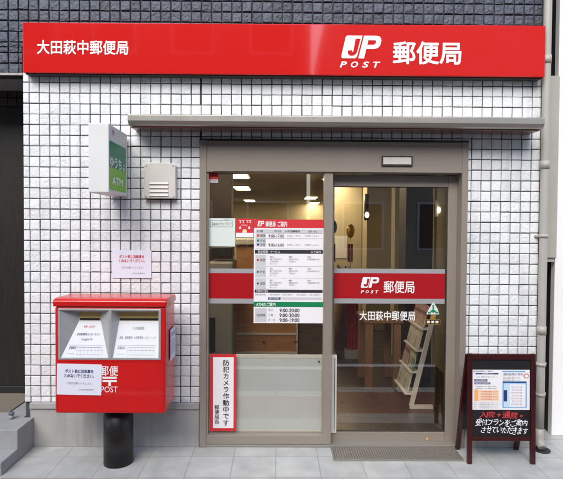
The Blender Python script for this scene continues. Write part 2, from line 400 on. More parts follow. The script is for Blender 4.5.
tiles('white_tile_facing', M['white_tile'], [(XL, DX0-.004, ZB, ZS), (DX1+.004, XR, ZB, ZS), (DX0-.004, DX1+.004, DZ+.012, ZS)], OX, OZ, PX, PZ, gap=.0068, amp=.0027)
tiles('blue_tile_facing', M['blue_tile'], [(-4.2, XR, ZS+.006, TOP)], OX, P(100, 21.5, 0).z, PX, PZ, gap=.0085, amp=.006, seed=5)
tiles('blue_tile_facing', M['blue_tile'], [(-4.2, XL-.006, ZL, ZS)], OX, P(100, 21.5, 0).z, PX, PZ, gap=.0085, amp=.006, seed=6)
# plinth
for a_, b_ in ((P(31, 420, 0).x, DX0-.003), (DX1+.003, XR-.002)):
    MB().box(a_, b_, -.012, .011, 0, ZB-.0455).build('plinth', M['concrete'], bld, bevel=.004)
    MB().box(a_, b_, -.026, .011, ZB-.045, ZB-.002).build('plinth_coping', M['concrete'], bld, bevel=.004)
# entrance frame (fixed): jambs, header, threshold
fr = MB()
YF, YBK = -.018, .15
zh0 = P(330, 173, 0).z
fr.box(DX0, P(206.5, 300, 0).x, YF, YBK, 0, DZ); fr.box(P(459.5, 300, 0).x, DX1, YF, YBK, 0, DZ)
fr.box(P(206.5, 300, 0).x, P(459.5, 300, 0).x, YF+.003, YBK, zh0, DZ-.002)
fr.build('door_frame', M['frame'], bld, bevel=.003)
MB().box(DX0-.003, DX1+.003, YF+.004, .02, DZ+.001, DZ+.012).build('frame_seal', M['frame_dark'], bld)
fl = MB(); fl.box(P(213, 300, 0).x, P(458.6, 300, 0).x, YF-.004, YF+.002, zh0+.006, zh0+.02); fl.box(P(208, 300, 0).x, P(459, 300, 0).x, YF-.003, YF+.002, DZ-.035, DZ-.028)
fl.build('frame_groove', M['frame'], bld)
MB().box(P(206.5, 300, 0).x, P(459.5, 300, 0).x, YF+.006, YBK+.1, 0.001, .018).build('threshold', M['grating'], bld, bevel=.003)
# sensor plate in the header
pp = pan(381.5, 156, YF)
s_ = MB(); pp.slab(s_, 381.5, 156, 412.5, 166, -.004, .010); s_.build('sensor_cover', M['frame_dark'], bld, bevel=.002)
s_ = MB(); pp.slab(s_, 383, 157.5, 411, 164.5, .0102, .014); s_.build('sensor_plate', M['vent'], bld, bevel=.0015)
# canopy
yc = -.235
cx0, cx1 = P(127.5, 120, yc).x, P(545, 120, yc).x
zt, zb = P(330, 115.5, yc).z, P(330, 126.5, yc).z
cp = MB(); cp.prism([(0, zt+.012), (yc+.012, zt), (yc, zt-.006), (yc, zb+.030), (yc+.018, zb+.008), (yc+.035, zb), (yc+.05, zb+.004), (yc+.05, zb+.02), (0, zb+.02)], cx0, cx1)
can = cp.build('canopy', M['canopy'], bld, bevel=.002)
zu = P(330, 133, 0).z
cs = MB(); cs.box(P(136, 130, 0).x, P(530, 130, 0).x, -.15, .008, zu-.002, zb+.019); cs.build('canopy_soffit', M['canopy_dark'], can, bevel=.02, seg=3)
# room shell behind the front (parts of the building)
RX0, RX1, RY1, RZ = XL+.16, XR-.06, 14.0, 2.5
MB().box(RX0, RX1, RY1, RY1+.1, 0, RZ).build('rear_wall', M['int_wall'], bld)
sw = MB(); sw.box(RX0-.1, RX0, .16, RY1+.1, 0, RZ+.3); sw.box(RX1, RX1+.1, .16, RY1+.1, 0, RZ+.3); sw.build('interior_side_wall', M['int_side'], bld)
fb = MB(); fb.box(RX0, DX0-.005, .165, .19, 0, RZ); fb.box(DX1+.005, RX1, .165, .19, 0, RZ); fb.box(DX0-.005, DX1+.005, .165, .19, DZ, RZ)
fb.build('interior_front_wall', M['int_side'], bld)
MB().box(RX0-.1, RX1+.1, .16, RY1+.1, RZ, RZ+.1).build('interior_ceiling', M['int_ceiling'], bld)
rf = MB(); rf.box(-6, XL+.02, .7, .8, 0, TOP); rf.box(-6, XR-.01, .165, RY1+.2, TOP-.1, TOP-.002); rf.box(XR-.012, XR-.002, .16, RY1+.2, 0, TOP-.11); rf.build('roof_slab', M['dark_wall'], bld)
tag(MB().box(RX0, RX1, .17, RY1, -.02, .012).build('interior_floor', M['floor_tile']), kind='structure')

# ------------------------------------------------------------------ lettering marks
def jp(pn, mbw, mbr, x0, y0, x1, y1, l, mw=0, mr=0):
    W_, H_ = x1-x0, y1-y0
    def q(u, v): return (x0+u*W_, y0+v*H_)
    block = [(.10,.10),(.115,.03),(.15,0),(.53,0),(.40,.88),(.375,.96),(.33,1.0),(.03,1.0),(.005,.97),(.0,.90)]
    pn.quad(mbw, [q(*p) for p in block][::-1], l, mw)
    # J: thick stroke
    J = [(.355,.14),(.475,.14),(.405,.66),(.37,.80),(.30,.88),(.22,.88),(.165,.80),(.16,.66),(.265,.64),(.262,.70),(.275,.725),(.295,.70),(.305,.63)]
    pn.quad(mbr, [q(*p) for p in J][::-1], l+.0012, mr)
    # P with a real counter: outer pieces
    pieces = [[(.565,.0),(.70,.0),(.57,1.0),(.425,1.0)],
              [(.69,.0),(.90,.0),(.955,.03),(.985,.09),(.68,.20)],
              [(.68,.20),(.985,.09),(1.0,.20),(.99,.32),(.865,.30),(.868,.235),(.85,.20)],
              [(.865,.30),(.99,.32),(.965,.44),(.91,.54),(.83,.58),(.79,.40),(.84,.37)],
              [(.83,.58),(.625,.58),(.65,.40),(.79,.40)]]
    for pc_ in pieces: pn.quad(mbw, [q(*p) for p in pc_][::-1], l, mw)

# ------------------------------------------------------------------ main red sign
ys = -.085
sg = thing('fascia_sign', 'long red signboard with white post office lettering across the whole front', 'sign', tuple(P(283, 75, -.02)))
pn = Pan(P(22.5, 22, ys), K(ys), px=22, py=22)
sx1 = P(544.5, 50, ys).x; sz0 = P(22, 72.5, ys).z; sz0r = P(545, 77.5, ys).z; sz1 = P(22, 22.3, ys).z; sz1r = P(545, 26.3, ys).z
x0_ = pn.o.x
b = MB(); b.add([(x0_,ys,sz0),(sx1,ys-.012,sz0r),(sx1,ys-.012,sz1r),(x0_,ys,sz1),(x0_,-.012,sz0),(sx1,-.012,sz0r),(sx1,-.012,sz1r),(x0_,-.012,sz1)],
    [(0,1,2,3),(7,6,5,4),(1,0,4,5),(2,1,5,6),(3,2,6,7),(0,3,7,4)])
b.build('board', M['sign_red'], sg, bevel=.004)
b = MB(); b.add([(x0_+.01,ys+.02,sz0-.006),(sx1-.01,ys+.01,sz0r-.006),(sx1-.01,ys+.01,sz0r-.001),(x0_+.01,ys+.02,sz0-.001),(x0_+.01,-.004,sz0-.006),(sx1-.01,-.004,sz0r-.006),(sx1-.01,-.004,sz0r-.001),(x0_+.01,-.004,sz0-.001)],
    [(0,1,2,3),(7,6,5,4),(1,0,4,5),(2,1,5,6),(3,2,6,7),(0,3,7,4)]); b.build('bottom_shade_strip', M['frame_dark'], sg)  # dark strip stands in for the shade under the sign
u_ = Vector((sx1-x0_, -.012, 0)); d_ = Vector((0, 0, -1))
def sp(px, py): return Pan(P(px, py, ys-.012*(px-22)/523), K(ys), u=u_, d=d_, px=px, py=py)
t1 = sp(37, 40); lw, lr = MB(), MB()
t1.text(lw, '大田萩中郵便局', 37, 40, 127, 54, .002, bold=.018)
t2 = sp(343, 35.5)
jp(t2, lw, lr, 341.5, 35.6, 381, 58, .002)
for i, ch in enumerate('POST'):
    x = 340+i*11; t2.text(lw, ch, x, 61, x+7.2, 67, .002, bold=.03, shear=.25)
t3 = sp(393, 41)
t3.text(lw, '郵便局', 393, 41.3, 461, 64, .002, bold=.022)
lw.build('lettering', M['white'], sg, fix=False); lr.build('letter_cutout', M['sign_red'], sg, fix=False)

# ------------------------------------------------------------------ shop window (left) and sliding door (right)
def band(pn, x0, x1, lift):
    s, r = MB(), MB()
    pn.rect(s, x0, 268.5, x1, 273, lift); pn.rect(s, x0, 298.5, x1, 303.5, lift)
    pn.rect(r, x0, 273, x1, 298.5, lift)
    return s, r
YW = .035
k0 = P(207, 440, 0)
win = thing('shop_window', 'tall fixed entrance window left of the sliding door covered with notices', 'window', tuple(P(266, 447.5, YW)))
xs0, xs1 = P(206.7, 300, YW).x, P(331.5, 300, YW).x
zg0, zg1 = P(266, 433, YW).z, zh0
f = MB()
f.box(xs0, xs1, YW-.04, YW+.03, .02, zg0); f.box(P(323, 300, YW).x, xs1, YW-.043, YW+.033, .019, zh0-.001)
f.box(xs0, P(209, 300, YW).x, YW-.035, YW+.03, zg0, zh0-.002)
f.build('frame', M['frame'], win, bevel=.003)
MB().box(P(208, 300, YW).x, P(324, 300, YW).x, YW, YW+.008, zg0-.01, zh0+.01).build('glass', M['glass'], win)
wp = pan(208, 268, YW)
s, r = band(wp, 208.8, 323, .0015)
s.build('silver_band', M['band_silver'], win, fix=False); r.build('red_band', M['band_red'], win, fix=False)

YD = .10
dr = thing('sliding_door', 'taupe framed glass sliding door with red post office band', 'door', tuple(P(392, 447, YD)))
dx0, dx1 = P(329, 300, YD).x, P(457, 300, YD).x
dgx0, dgx1 = P(333, 300, YD).x, P(446, 300, YD).x
dz0, dz1 = P(392, 446.5, YD).z, P(392, 175.5, YD).z
dg0, dg1 = P(392, 431, YD).z, P(392, 187, YD).z
f = MB()
f.box(dx0, dgx0, YD-.02, YD+.025, dz0, dz1); f.box(dgx1, dx1, YD-.02, YD+.025, dz0, dz1)
f.box(dgx0, dgx1, YD-.0185, YD+.0235, dz0, dg0); f.box(dgx0, dgx1, YD-.0185, YD+.0235, dg1, dz1)
f.build('frame', M['frame'], dr, bevel=.003)
g = MB(); q = .004
g.box(dgx0-q, dgx0+q, YD-.012, YD+.012, dg0, dg1); g.box(dgx1-q, dgx1+q, YD-.012, YD+.012, dg0, dg1); g.box(dgx0+q, dgx1-q, YD-.011, YD+.011, dg0-q, dg0+q); g.box(dgx0+q, dgx1-q, YD-.011, YD+.011, dg1-q, dg1+q)
g.build('gasket', M['frame_dark'], dr)
MB().box(dgx0-.004, dgx1+.004, YD, YD+.008, dg0-.006, dg1+.006).build('glass', M['glass'], dr)
c = P(427, 438.5, YD-.02)
MB().tube([c, c+Vector((0,-.008,0))], .010, 14).build('lock', M['brass'], dr)
dp = pan(333, 268, YD)
s, r = band(dp, 333.4, 445.6, .0015)
s.build('silver_band', M['band_silver'], dr, fix=False); rb = r.build('red_band', M['band_red'], dr, fix=False)
lw, lr = MB(), MB()
jp(dp, lw, lr, 361, 277, 379.5, 287.6, .003)
for i, ch in enumerate('POST'): dp.text(lw, ch, 361+i*4.9, 290.2, 364.2+i*4.9, 293.2, .003, bold=.03, shear=.25)
dp.text(lw, '郵便局', 384, 280.5, 415, 293, .003, bold=.012)
dp.text(lw, '大田萩中郵便局', 360, 311, 416, 320.5, .003, bold=.012)
lw.build('lettering', M['white'], dr, fix=False); lr.build('letter_cutout', M['band_red'], dr, fix=False)
# emblem sticker on the door
em = thing('emblem_sticker', 'pale green triangular emblem sticker over a gold framed black plate on door', 'sticker', tuple(P(434, 324, YD-.001)))
a = MB(); L0 = .002
dp.quad(a, [(427.5,314),(440.5,314),(438.6,308.5),(436.5,305),(434.2,301.5),(432,305),(430,308.5)], L0)
a.build('emblem', M['mint'], em, fix=False)
a = MB(); dp.rect(a, 433.4, 304.5, 434.9, 309, L0+.0008); dp.rect(a, 429, 311.5, 432, 313.2, L0+.0008); dp.rect(a, 436.4, 311.5, 439.5, 313.2, L0+.0008); dp.quad(a, [(431,311),(434.2,308.8),(437.5,311),(434.2,312.6)], L0+.0007)
a.build('emblem_marks', M['dark_green'], em, fix=False)
a = MB(); dp.rect(a, 432, 314, 436.6, 319, L0); dp.rect(a, 426, 319, 441.8, 324.5, L0); a.build('gold_frame', M['gold'], em, fix=False)
a = MB(); dp.rect(a, 426.7, 319.6, 441.1, 323.9, L0+.0008); a.build('plate', M['ink_black'], em, fix=False)
a = MB()
for x in (428, 432.4, 436.6): dp.rect(a, x, 320.5, x+3, 323, L0+.0014)
a.build('plate_marks', M['cream'], em, fix=False)

# ------------------------------------------------------------------ things stuck on the left window
Yp = YW-.001
wq = pan(208, 218, Yp)
def multi(parent, items):      # items: {part name: (mb, material)}
    for nme, (mb, m) in items.items():
        if mb.v: mb.build(nme, m, parent, fix=False)
# hours poster
po = thing('hours_poster', 'white opening hours poster with red heading, black bars and green footer on window', 'poster', tuple(P(288, 323.5, Yp)))
bd = MB(); wq.slab(bd, 254, 219, 323.5, 323, .0, .002); bd.build('sheet', M['paper'], po)
rd, bk, gn, wh, ik, gy, cg, bl = [MB() for _ in range(8)]
l1, l2 = .0026, .0032
wq.rect(rd, 254, 219, 323.5, 227.5, l1); jp(wq, wh, rd, 257.5, 220.6, 264, 226, l2)
wq.text(wh, '郵便局', 265.5, 220.8, 275.5, 226.4, l2, bold=.02); wq.text(wh, 'ご案内', 277.5, 220.8, 287, 226.4, l2, bold=.02)
wq.rect(bk, 255, 249.4, 323, 253.2, l1); wq.text(wh, '取扱時間・サービス', 258, 250, 280, 252.8, l2); wq.text(wh, 'のご案内', 311, 250.4, 321, 252.6, l2)
wq.rect(bk, 255, 289.2, 323, 292.4, l1); wq.text(wh, '手数料のご案内', 256.5, 289.7, 268, 292, l2)
wq.rect(gn, 254, 301.5, 323.5, 306.6, l1); wq.text(wh, 'ATMのご案内', 256.5, 302.3, 276, 306.0, l2, bold=.02)
# timetable rows
wq.rect(cg, 255.5, 229, 322.5, 232.4, l1)
for t, x0, x1 in (('窓口の種類', 257, 263), ('お取扱時間', 285, 300), ('平日', 274, 281), ('土曜日', 291, 297), ('日曜・休日', 308, 317)):
    wq.text(ik, t, x0, 229.6, x1, 231.8, l2)
for i, (nm, hr, y) in enumerate((('郵便', '9:00-17:00', 233.2), ('貯金', '', 238.2), ('保険', '9:00-16:00', 242.2))):
    wq.rect(cg, 255.5, y, 266, y+4.0, l1)
    wq.rect(rd if i == 0 else (gn if i == 1 else bl), 257, y+1, 259.2, y+3, l2)
    wq.text(ik, nm, 260.3, y+.7, 265.2, y+3.6, l2)
    if hr:
        wq.text(ik, hr, 268.5, y+.8, 284, y+3.9, l2, bold=.01)
        wq.text(gy, 'お取扱いしません', 287, y+1.2, 301, y+3, l2); wq.text(gy, 'お取扱いしません', 305, y+1.2, 319, y+3, l2)
for y in (232.6, 237.8, 248.2): wq.rect(gy, 255.5, y, 322.5, y+.22, l2)
for j, (nm, y) in enumerate((('郵便', 254.6), ('貯金', 266.4), ('保険', 278.2))):
    wq.rect(cg, 255.5, y, 266, y+10.4, l1); wq.rect((rd, gn, bl)[j], 257, y+4, 259, y+6, l2); wq.text(ik, nm, 260.3, y+3.6, 265.2, y+6.6, l2)
    for kx, lines in ((270, ['窓口', '郵便・荷物の引受け', '切手類の販売', 'ゆうパック']), (289, ['時間外', '郵便物の受取り', '不在持戻り']), (307.5, ['その他', '内容証明郵便の引受'])):
        for n_, tx in enumerate(lines[:4 if kx == 270 else 3]):
            wq.text(ik if n_ == 0 else gy, tx, kx, y+1+n_*2.3, kx+(3.4 if n_ == 0 else len(tx)*1.35), y+2.7+n_*2.3, l2)
    wq.rect(gy, 255.5, y+11.1, 322.5, y+11.3, l2)
wq.text(gy, '硬貨取扱料金', 255.5, 293.4, 266, 295.2, l2)
for x in (270, 283, 297, 310): wq.text(gy, '1枚から50枚まで', x, 293.4, x+10, 295.2, l2)
wq.rect(bl, 268.5, 297, 281, 299.2, l2); wq.text(wh, '無料の時間帯', 269.5, 297.3, 279.5, 298.9, l2+.0006)
wq.rect(cg, 282, 297, 322, 299.2, l1)
wq.rect(cg, 255.5, 308, 267, 322, l1); wq.text(ik, '取扱時間', 257, 313.6, 265.5, 316.4, l2)
for nm, hr, y in (('平日', '9:00-20:00', 307.9), ('土曜', '9:00-20:00', 312.8), ('日・休', '9:00-19:00', 317.7)):
    wq.text(gy, nm, 268.6, y+.8, 268.6+len(nm)*2.4, y+3.2, l2); wq.text(ik, hr, 280, y+.3, 300, y+4.0, l2, bold=.014)
multi(po, {'red_print': (rd, M['ink_red']), 'black_print': (bk, M['ink_black']), 'green_print': (gn, M['green']), 'white_print': (wh, M['white']), 'text_print': (ik, M['ink_black']), 'fine_print': (gy, M['ink_grey']), 'table_cells': (cg, M['cell_grey']), 'blue_print': (bl, M['ink_blue'])})
# mint sticker
ms = thing('mint_sticker', 'square pale mint sticker with boxed caption left of hours poster', 'sticker', tuple(P(222, 246.5, Yp)))
a = MB(); wq.slab(a, 208.5, 218.2, 235.3, 246.3, 0, .0015); a.build('sheet', M['mint'], ms, bevel=.004)
a = MB()
for x0, y0, x1, y1 in ((210.3,220.2,232.8,220.7),(210.3,226.5,232.8,227),(210.3,220.7,210.8,226.5),(232.3,220.7,232.8,226.5)): wq.rect(a, x0, y0, x1, y1, .0022)
wq.text(a, 'Japan', 212, 221.8, 219, 226, .0022, bold=.02); wq.text(a, 'Free Wi-Fi', 220, 222, 231.4, 225.2, .0022); wq.text(a, '郵便局', 224.5, 218.9, 228.5, 220, .0022)
a.build('caption', M['ink_grey'], ms, fix=False)
# red sticker
rs = thing('red_sticker', 'small red sticker with white marks between mint sticker and hours poster', 'sticker', tuple(P(245, 239, Yp)))
a = MB(); wq.slab(a, 236, 218.4, 253.4, 232.6, 0, .0012); a.build('sheet', M['ink_red'], rs)
a = MB(); wq.slab(a, 236, 232.6, 253.4, 237, 0, .0012)
for x in (239.2, 242.2, 246.4, 249.0): wq.rect(a, x, 220, x+2.1, 220.6, .002); wq.rect(a, x+.5, 221.2, x+1.7, 222.4, .002)
wq.rect(a, 241.6, 224.6, 247.4, 225.1, .002)
for x in (238.8, 247.8): wq.quad(a, [(x, 228.4), (x+2.6, 228.4), (x+1.3, 225.6)], .002)
a.build('white_marks', M['white'], rs, fix=False)
a = MB(); wq.quad(a, [(242.2,232.6),(247,232.6),(246.6,230),(245.6,229),(243.6,229),(242.6,230)], .0021); a.build('cream_mark', M['cream'], rs, fix=False)
# corner sticker
cs_ = thing('corner_sticker', 'tiny red and white sticker in upper left corner of window glass', 'sticker', tuple(P(213, 183, Yp)))
a = MB(); wq.slab(a, 209.2, 172.6, 218, 179.6, 0, .0012); a.build('red_half', M['ink_red'], cs_)
a = MB(); wq.slab(a, 209.2, 179.6, 218, 182.8, 0, .0012); a.build('white_half', M['cell_grey'], cs_)
a = MB(); wq.text(a, 'JP POST', 210, 180.2, 217.2, 182, .0018); a.build('caption', M['ink_black'], cs_, fix=False)
# camera notice (vertical writing)
vn = thing('camera_notice', 'red bordered white vertical notice about security cameras at bottom of window', 'notice', tuple(P(224, 433, Yp)))
a = MB(); wq.slab(a, 210.6, 354.6, 237, 432.6, 0, .002); a.build('red_border', M['ink_red'], vn)
a = MB(); wq.rect(a, 213.6, 357.6, 234.2, 429.4, .0027); a.build('sheet', M['paper'], vn, fix=False)
a = MB(); y = 360.2; st = 6.75
for ch in '防犯カメラ作動中です':
    wq.texth(a, ch, 223.4, y, 6.0, .0034, bold=.016); y += st
y = 406
for ch in '郵便局長':
    wq.texth(a, ch, 215.0, y, 4.6, .0034, bold=.012); y += 4.9
a.build('writing', M['ink_black'], vn, fix=False)

# ------------------------------------------------------------------ notices on tiles and box
def notice(name, label, pn, x0, y0, x1, y1, mi_head, mat):
    o = thing(name, label, 'notice', tuple(pn.pt((x0+x1)/2, y1, 0)))
    a = MB(); pn.slab(a, x0, y0, x1, y1, .0005, .0022); a.build('sheet', mat, o)
    W_, H_ = x1-x0, y1-y0
    def R_(u0, v0, u1, v1): return (x0+u0*W_, y0+v0*H_, x0+u1*W_, y0+v1*H_)
    a = MB(); pn.text(a, 'ポスト前に自転車を', *R_(.18,.17,.82,.29), .003, bold=.02); pn.text(a, 'とめないでください。', *R_(.17,.32,.83,.44), .003, bold=.02); a.build('heading', mi_head, o, fix=False)
    a = MB(); pn.text(a, 'ご協力お願いいたします。', *R_(.22,.58,.80,.66), .003); pn.text(a, '大田萩中郵便局長', *R_(.50,.80,.83,.85), .003); a.build('fine_writing', M['ink_grey'], o, fix=False)
    return o
tp = pan(112, 250, -.006)
notice('wall_notice', 'white paper notice with red heading taped on the white tiles', tp, 112.3, 250, 151.2, 278, M['ink_red'], M['paper_blue'])

# ------------------------------------------------------------------ post box
YB = -.45; YBB = -.15
bx0, bx1 = P(53.4, 360, YB).x, P(166.3, 360, YB).x
bz0, bz1 = P(110, 414, YB).z, P(110, 299, YB).z
pb = thing('post_box', 'red twin slot post box on a black pole in front of the tiles', 'post box', ((bx0+bx1)/2, -.26, 0))
ix0, ix1 = P(58, 340, YB).x, P(160.5, 340, YB).x
iz0, iz1 = P(110, 359.5, YB).z, P(110, 308.5, YB).z
bm_ = MB()
zc = P(110, 307, YB).z       # lid line
yf, ybk = YB+.006, YBB
o_ = [(bx0+.006,yf,bz0),(bx1-.006,yf,bz0),(bx1-.006,yf,zc),(bx0+.006,yf,zc)]
bm_.add(o_+[(ix0,yf,iz0),(ix1,yf,iz0),(ix1,yf,iz1),(ix0,yf,iz1)]+[(x,ybk,z) for x,_,z in o_],
    [(0,1,5,4),(1,2,6,5),(2,3,7,6),(3,0,4,7),(9,8,11,10),(1,0,8,9),(2,1,9,10),(3,2,10,11),(0,3,11,8)])
def build_shell(mb, name, mat, parent, bevel):
    o = mb.build(name, mat, parent, fix=True)
    bm = bmesh.new(); bm.from_mesh(o.data)
    es = [e for e in bm.edges if len(e.link_faces) == 2 and e.calc_face_angle(0) > R(40)]
    bmesh.ops.bevel(bm, geom=es, offset=bevel, segments=4, affect='EDGES', profile=.5)
    for f in bm.faces: f.smooth = False
    bm.to_mesh(o.data); bm.free(); return o
body = build_shell(bm_, 'body', M['post_red'], pb, .014)
lid = MB(); lid.prism([(YB-.004, zc+.001), (YB-.006, bz1-.014), (YB+.014, bz1-.002), (YB+.05, bz1+.003), (YBB-.03, bz1-.002), (YBB+.004, bz1-.02), (YBB+.004, zc+.001)], bx0-.002, bx1+.002)
lid.build('lid', M['post_red'], pb, bevel=.008, seg=3)
# seams and hinges on the body
sm = MB(); zs = P(110, 405.5, YB).z
zm = P(110, 361, YB).z
sm.box(bx0+.03, bx1-.03, yf-.0015, yf+.002, zm-.006, zm-.003)
sm.box(bx0+.022, bx0+.0245, yf-.0012, yf+.002, bz0+.02, zm-.006); sm.box(bx1-.0245, bx1-.022, yf-.0012, yf+.002, bz0+.02, zm-.006)
sm.build('door_seam', M['band_red'], body)
# hopper unit
hp = Pan(P(58, 308.5, yf), K(yf), px=58, py=308.5)
rim = MB()
for x0, y0, x1, y1 in ((58,308.5,160.6,310.2),(58,358.2,160.6,359.8),(58,310.2,60.2,358.2),(158.4,310.2,160.6,358.2),(108.6,310.2,111.4,358.2)):
    hp.slab(rim, x0, y0, x1, y1, -.03, .003)
rim.build('hopper_rim', M['silver'], pb, bevel=.002)
def hopper(o0, o1, s0, s1, p0, p1, texts):
    yt, yb_ = 310.2, 358.2; st, sb = 313.6, 322.2; dp_ = -.062
    h = MB()
    A = [hp.pt(o0,yt,0), hp.pt(o1,yt,0), hp.pt(o1,yb_,0), hp.pt(o0,yb_,0)]
    kk = (3.25-dp_)/3.25       # deeper points spread with distance
    def bp(x, y): return hp.pt(x, y, dp_)
    B = [bp(s0,st), bp(s1,st), bp(s1,sb), bp(s0,sb)]
    C = [hp.pt(p0,yb_-.4,-.004), hp.pt(p1,yb_-.4,-.004)]
    h.add(A+B+C, [(0,1,5,4),(1,2,9,6,5),(0,4,7,8,3),(3,8,9,2)])
    ho = h.build('hopper', M['silver'], pb)
    f_ = MB(); sp_ = MB()
    f_.add([bp(s0,st), bp(s1,st), bp(s1,sb), bp(s0,sb)], [(0,1,2,3)]); f_.build('slot_flap', M['brass'], ho)
    d_ = MB(); d_.add([hp.pt(s0+.8,sb-2.8,dp_+.003), hp.pt(s1-.8,sb-2.8,dp_+.003), hp.pt(s1-.8,sb-.6,dp_+.003), hp.pt(s0+.8,sb-.6,dp_+.003)], [(0,1,2,3)]); d_.build('slot', M['dark_machine'], ho)
    # sloping label plate
    q0, q1, q2, q3 = bp(s0-.6,sb), bp(s1+.6,sb), C[1], C[0]
    pl_ = MB(); pl_.add([q0,q1,q2,q3], [(0,1,2,3)]); pl_.build('label_plate', M['label_white'], ho)
    nrm = (q1-q0).cross(q3-q0).normalized(); nrm = nrm if nrm.y < 0 else -nrm
    def put(mb, tx, u0, v0, u1, v1, bold=0):
        vs, fs, a, b2, c, d = glyph(tx)
        def m(x, y):
            u = u0+(u1-u0)*(x-a)/(b2-a); v = v1-(v1-v0)*(y-c)/(d-c)
            # constant text width: use u in plate-pixel terms around the centre
            top = q0.lerp(q1, u); bot = q3.lerp(q2, u); return top.lerp(bot, v)+nrm*.0015
        mb.add([m(x, y) for x, y in vs], fs)
    r_, k_ = MB(), MB()
    for (tx, u0, v0, u1, v1, c_) in texts: put(r_ if c_ else k_, tx, u0, v0, u1, v1, .01)
    def bar(mb, u0, v0, u1, v1):
        ps = []
        for u, v in ((u0,v0),(u1,v0),(u1,v1),(u0,v1)): ps.append(q0.lerp(q1, u).lerp(q3.lerp(q2, u), v)+nrm*.0015)
        mb.add(ps, [(0,1,2,3)])
    bar(k_, .06, .665, .94, .672)
    for i in range(8): bar(k_, .3+i*.085, .72, .302+i*.085, .93)
    bar(k_, .3, .72, .9, .727); bar(k_, .3, .80, .9, .806); bar(k_, .3, .925, .9, .932); bar(k_, .08, .90, .26, .907)
    if r_.v: r_.build('label_heading', M['ink_red'], ho, fix=False)
    k_.build('label_writing', M['ink_grey'] if not r_.v else M['ink_blue'], ho, fix=False)
hopper(60.2, 108.6, 75.5, 97.2, 60.6, 107.6, [('手紙・はがき', .3, .13, .72, .20, 1), ('定形郵便物をお入れください', .15, .34, .88, .41, 0), ('25g以内', .33, .48, .65, .55, 0), ('取集時刻', .09, .70, .26, .78, 0)])
hopper(111.4, 158.4, 116, 156.8, 112.6, 158.0, [('その他郵便', .36, .16, .64, .25, 0), ('速達・国際郵便・大型郵便物・レターパック', .08, .42, .92, .50, 0), ('取集時刻', .07, .70, .24, .78, 0)])
# lettering on the front
fp = Pan(P(58, 364, yf), K(yf), px=58, py=364); a = MB()
fp.text(a, '郵便', 99.8, 365.6, 118.2, 375.8, .0012, bold=.012)
fp.rect(a, 102.5, 376.5, 116.8, 378.6, .0012); fp.rect(a, 102.5, 379.9, 116.8, 382, .0012); fp.rect(a, 108.4, 382, 111, 386, .0012)
fp.text(a, 'POST', 101, 385.6+.8, 117.6, 392.4, .0012, bold=.0)
a.build('lettering', M['white'], pb, fix=False)
# pole
pcx = P(118.5, 440, -.25).x
p_ = MB(); p_.tube([(pcx,-.25,.0005), (pcx,-.25,bz0+.03)], .099, 40); p_.build('pole', M['black_gloss'], pb)
p_ = MB(); p_.box(pcx-.14, pcx+.14, -.39, -.11, bz0-.012, bz0+.002); p_.build('mount_plate', M['dark_machine'], pb, bevel=.003)
notice('box_notice', 'white paper notice with blue heading taped on the front of the red post box', Pan(P(57, 363.4, yf-.002), K(yf), u=(1,0,-.02), d=(-.02,0,-1), px=57, py=363.4), 57.2, 363.4, 101.8, 394.6, M['ink_blue'], M['paper_blue'])
# paper on its right side
so_ = thing('side_notice', 'narrow white paper stuck on the right side of the red post box', 'notice', (bx1-.004, -.25, P(172, 358, -.25).z))
z0_, z1_ = P(172, 358, -.25).z, P(172, 327.5, -.25).z
sp2 = Pan((bx1+.0005, -.33, z1_), K(YB), u=(0,1,0), d=(0,0,-1)); wpx = .16/K(YB); hpx = (z1_-z0_)/K(YB)
a = MB(); sp2.slab(a, 0, 0, wpx, hpx, .0005, .0022); a.build('sheet', M['paper_blue'], so_)
a = MB(); sp2.text(a, '集荷のご案内', 4, 4, wpx-4, 8, .003)
for i in range(4): sp2.text(a, '平日 10:00 15:00', 4, 12+i*4, wpx-6, 14.4+i*4, .003)
a.build('writing', M['ink_blue'], so_, fix=False)

# ------------------------------------------------------------------ projecting sign box
yfz = -.43
j = thing('projecting_sign', 'white box sign with green face sticking out from the tiles above the post box', 'sign', tuple(P(110, 200, -.2)))
px0, px1 = P(88.2, 160, yfz).x, P(108.8, 160, yfz).x
pz0, pz1 = P(100, 192.6, yfz).z, P(100, 123, yfz).z
a = MB(); a.box(px0, px1, yfz, -.03, pz0, pz1); a.build('casing', M['plastic_white'], j, bevel=.006)
a = MB(); a.box(px0+.03, px1-.03, -.03, .008, pz0+.06, pz0+.12); a.box(px0+.03, px1-.03, -.03, .008, pz1-.12, pz1-.06); a.build('bracket', M['silver'], j)
side = Pan((px1, yfz, pz1), .001, u=(0,1,0), d=(0,0,-1))     # 1 unit = 1 mm
D_, H_ = (-.03-yfz)*1000, (pz1-pz0)*1000
gf = MB(); side.rect(gf, 12, H_*.24, D_-40, H_*.62, .0012); gf.build('green_face', M['dark_green'], j, fix=False)
gf = MB(); side.rect(gf, 12, H_*.62, D_-40, H_*.95, .0012); gf.build('light_green_face', M['light_green'], j, fix=False)
gf = MB(); side.text(gf, 'ゆうちょ', 20, H_*.46, D_-60, H_*.62, .002, bold=.02); side.text(gf, 'ATM', 60, H_*.75, D_-110, H_*.87, .002, bold=.02)
gf.build('lettering', M['white'], j, fix=False)
gf = MB(); side.text(gf, '〒', 60, H_*.07, 110, H_*.15, .002); gf.build('red_mark', M['ink_red'], j, fix=False)

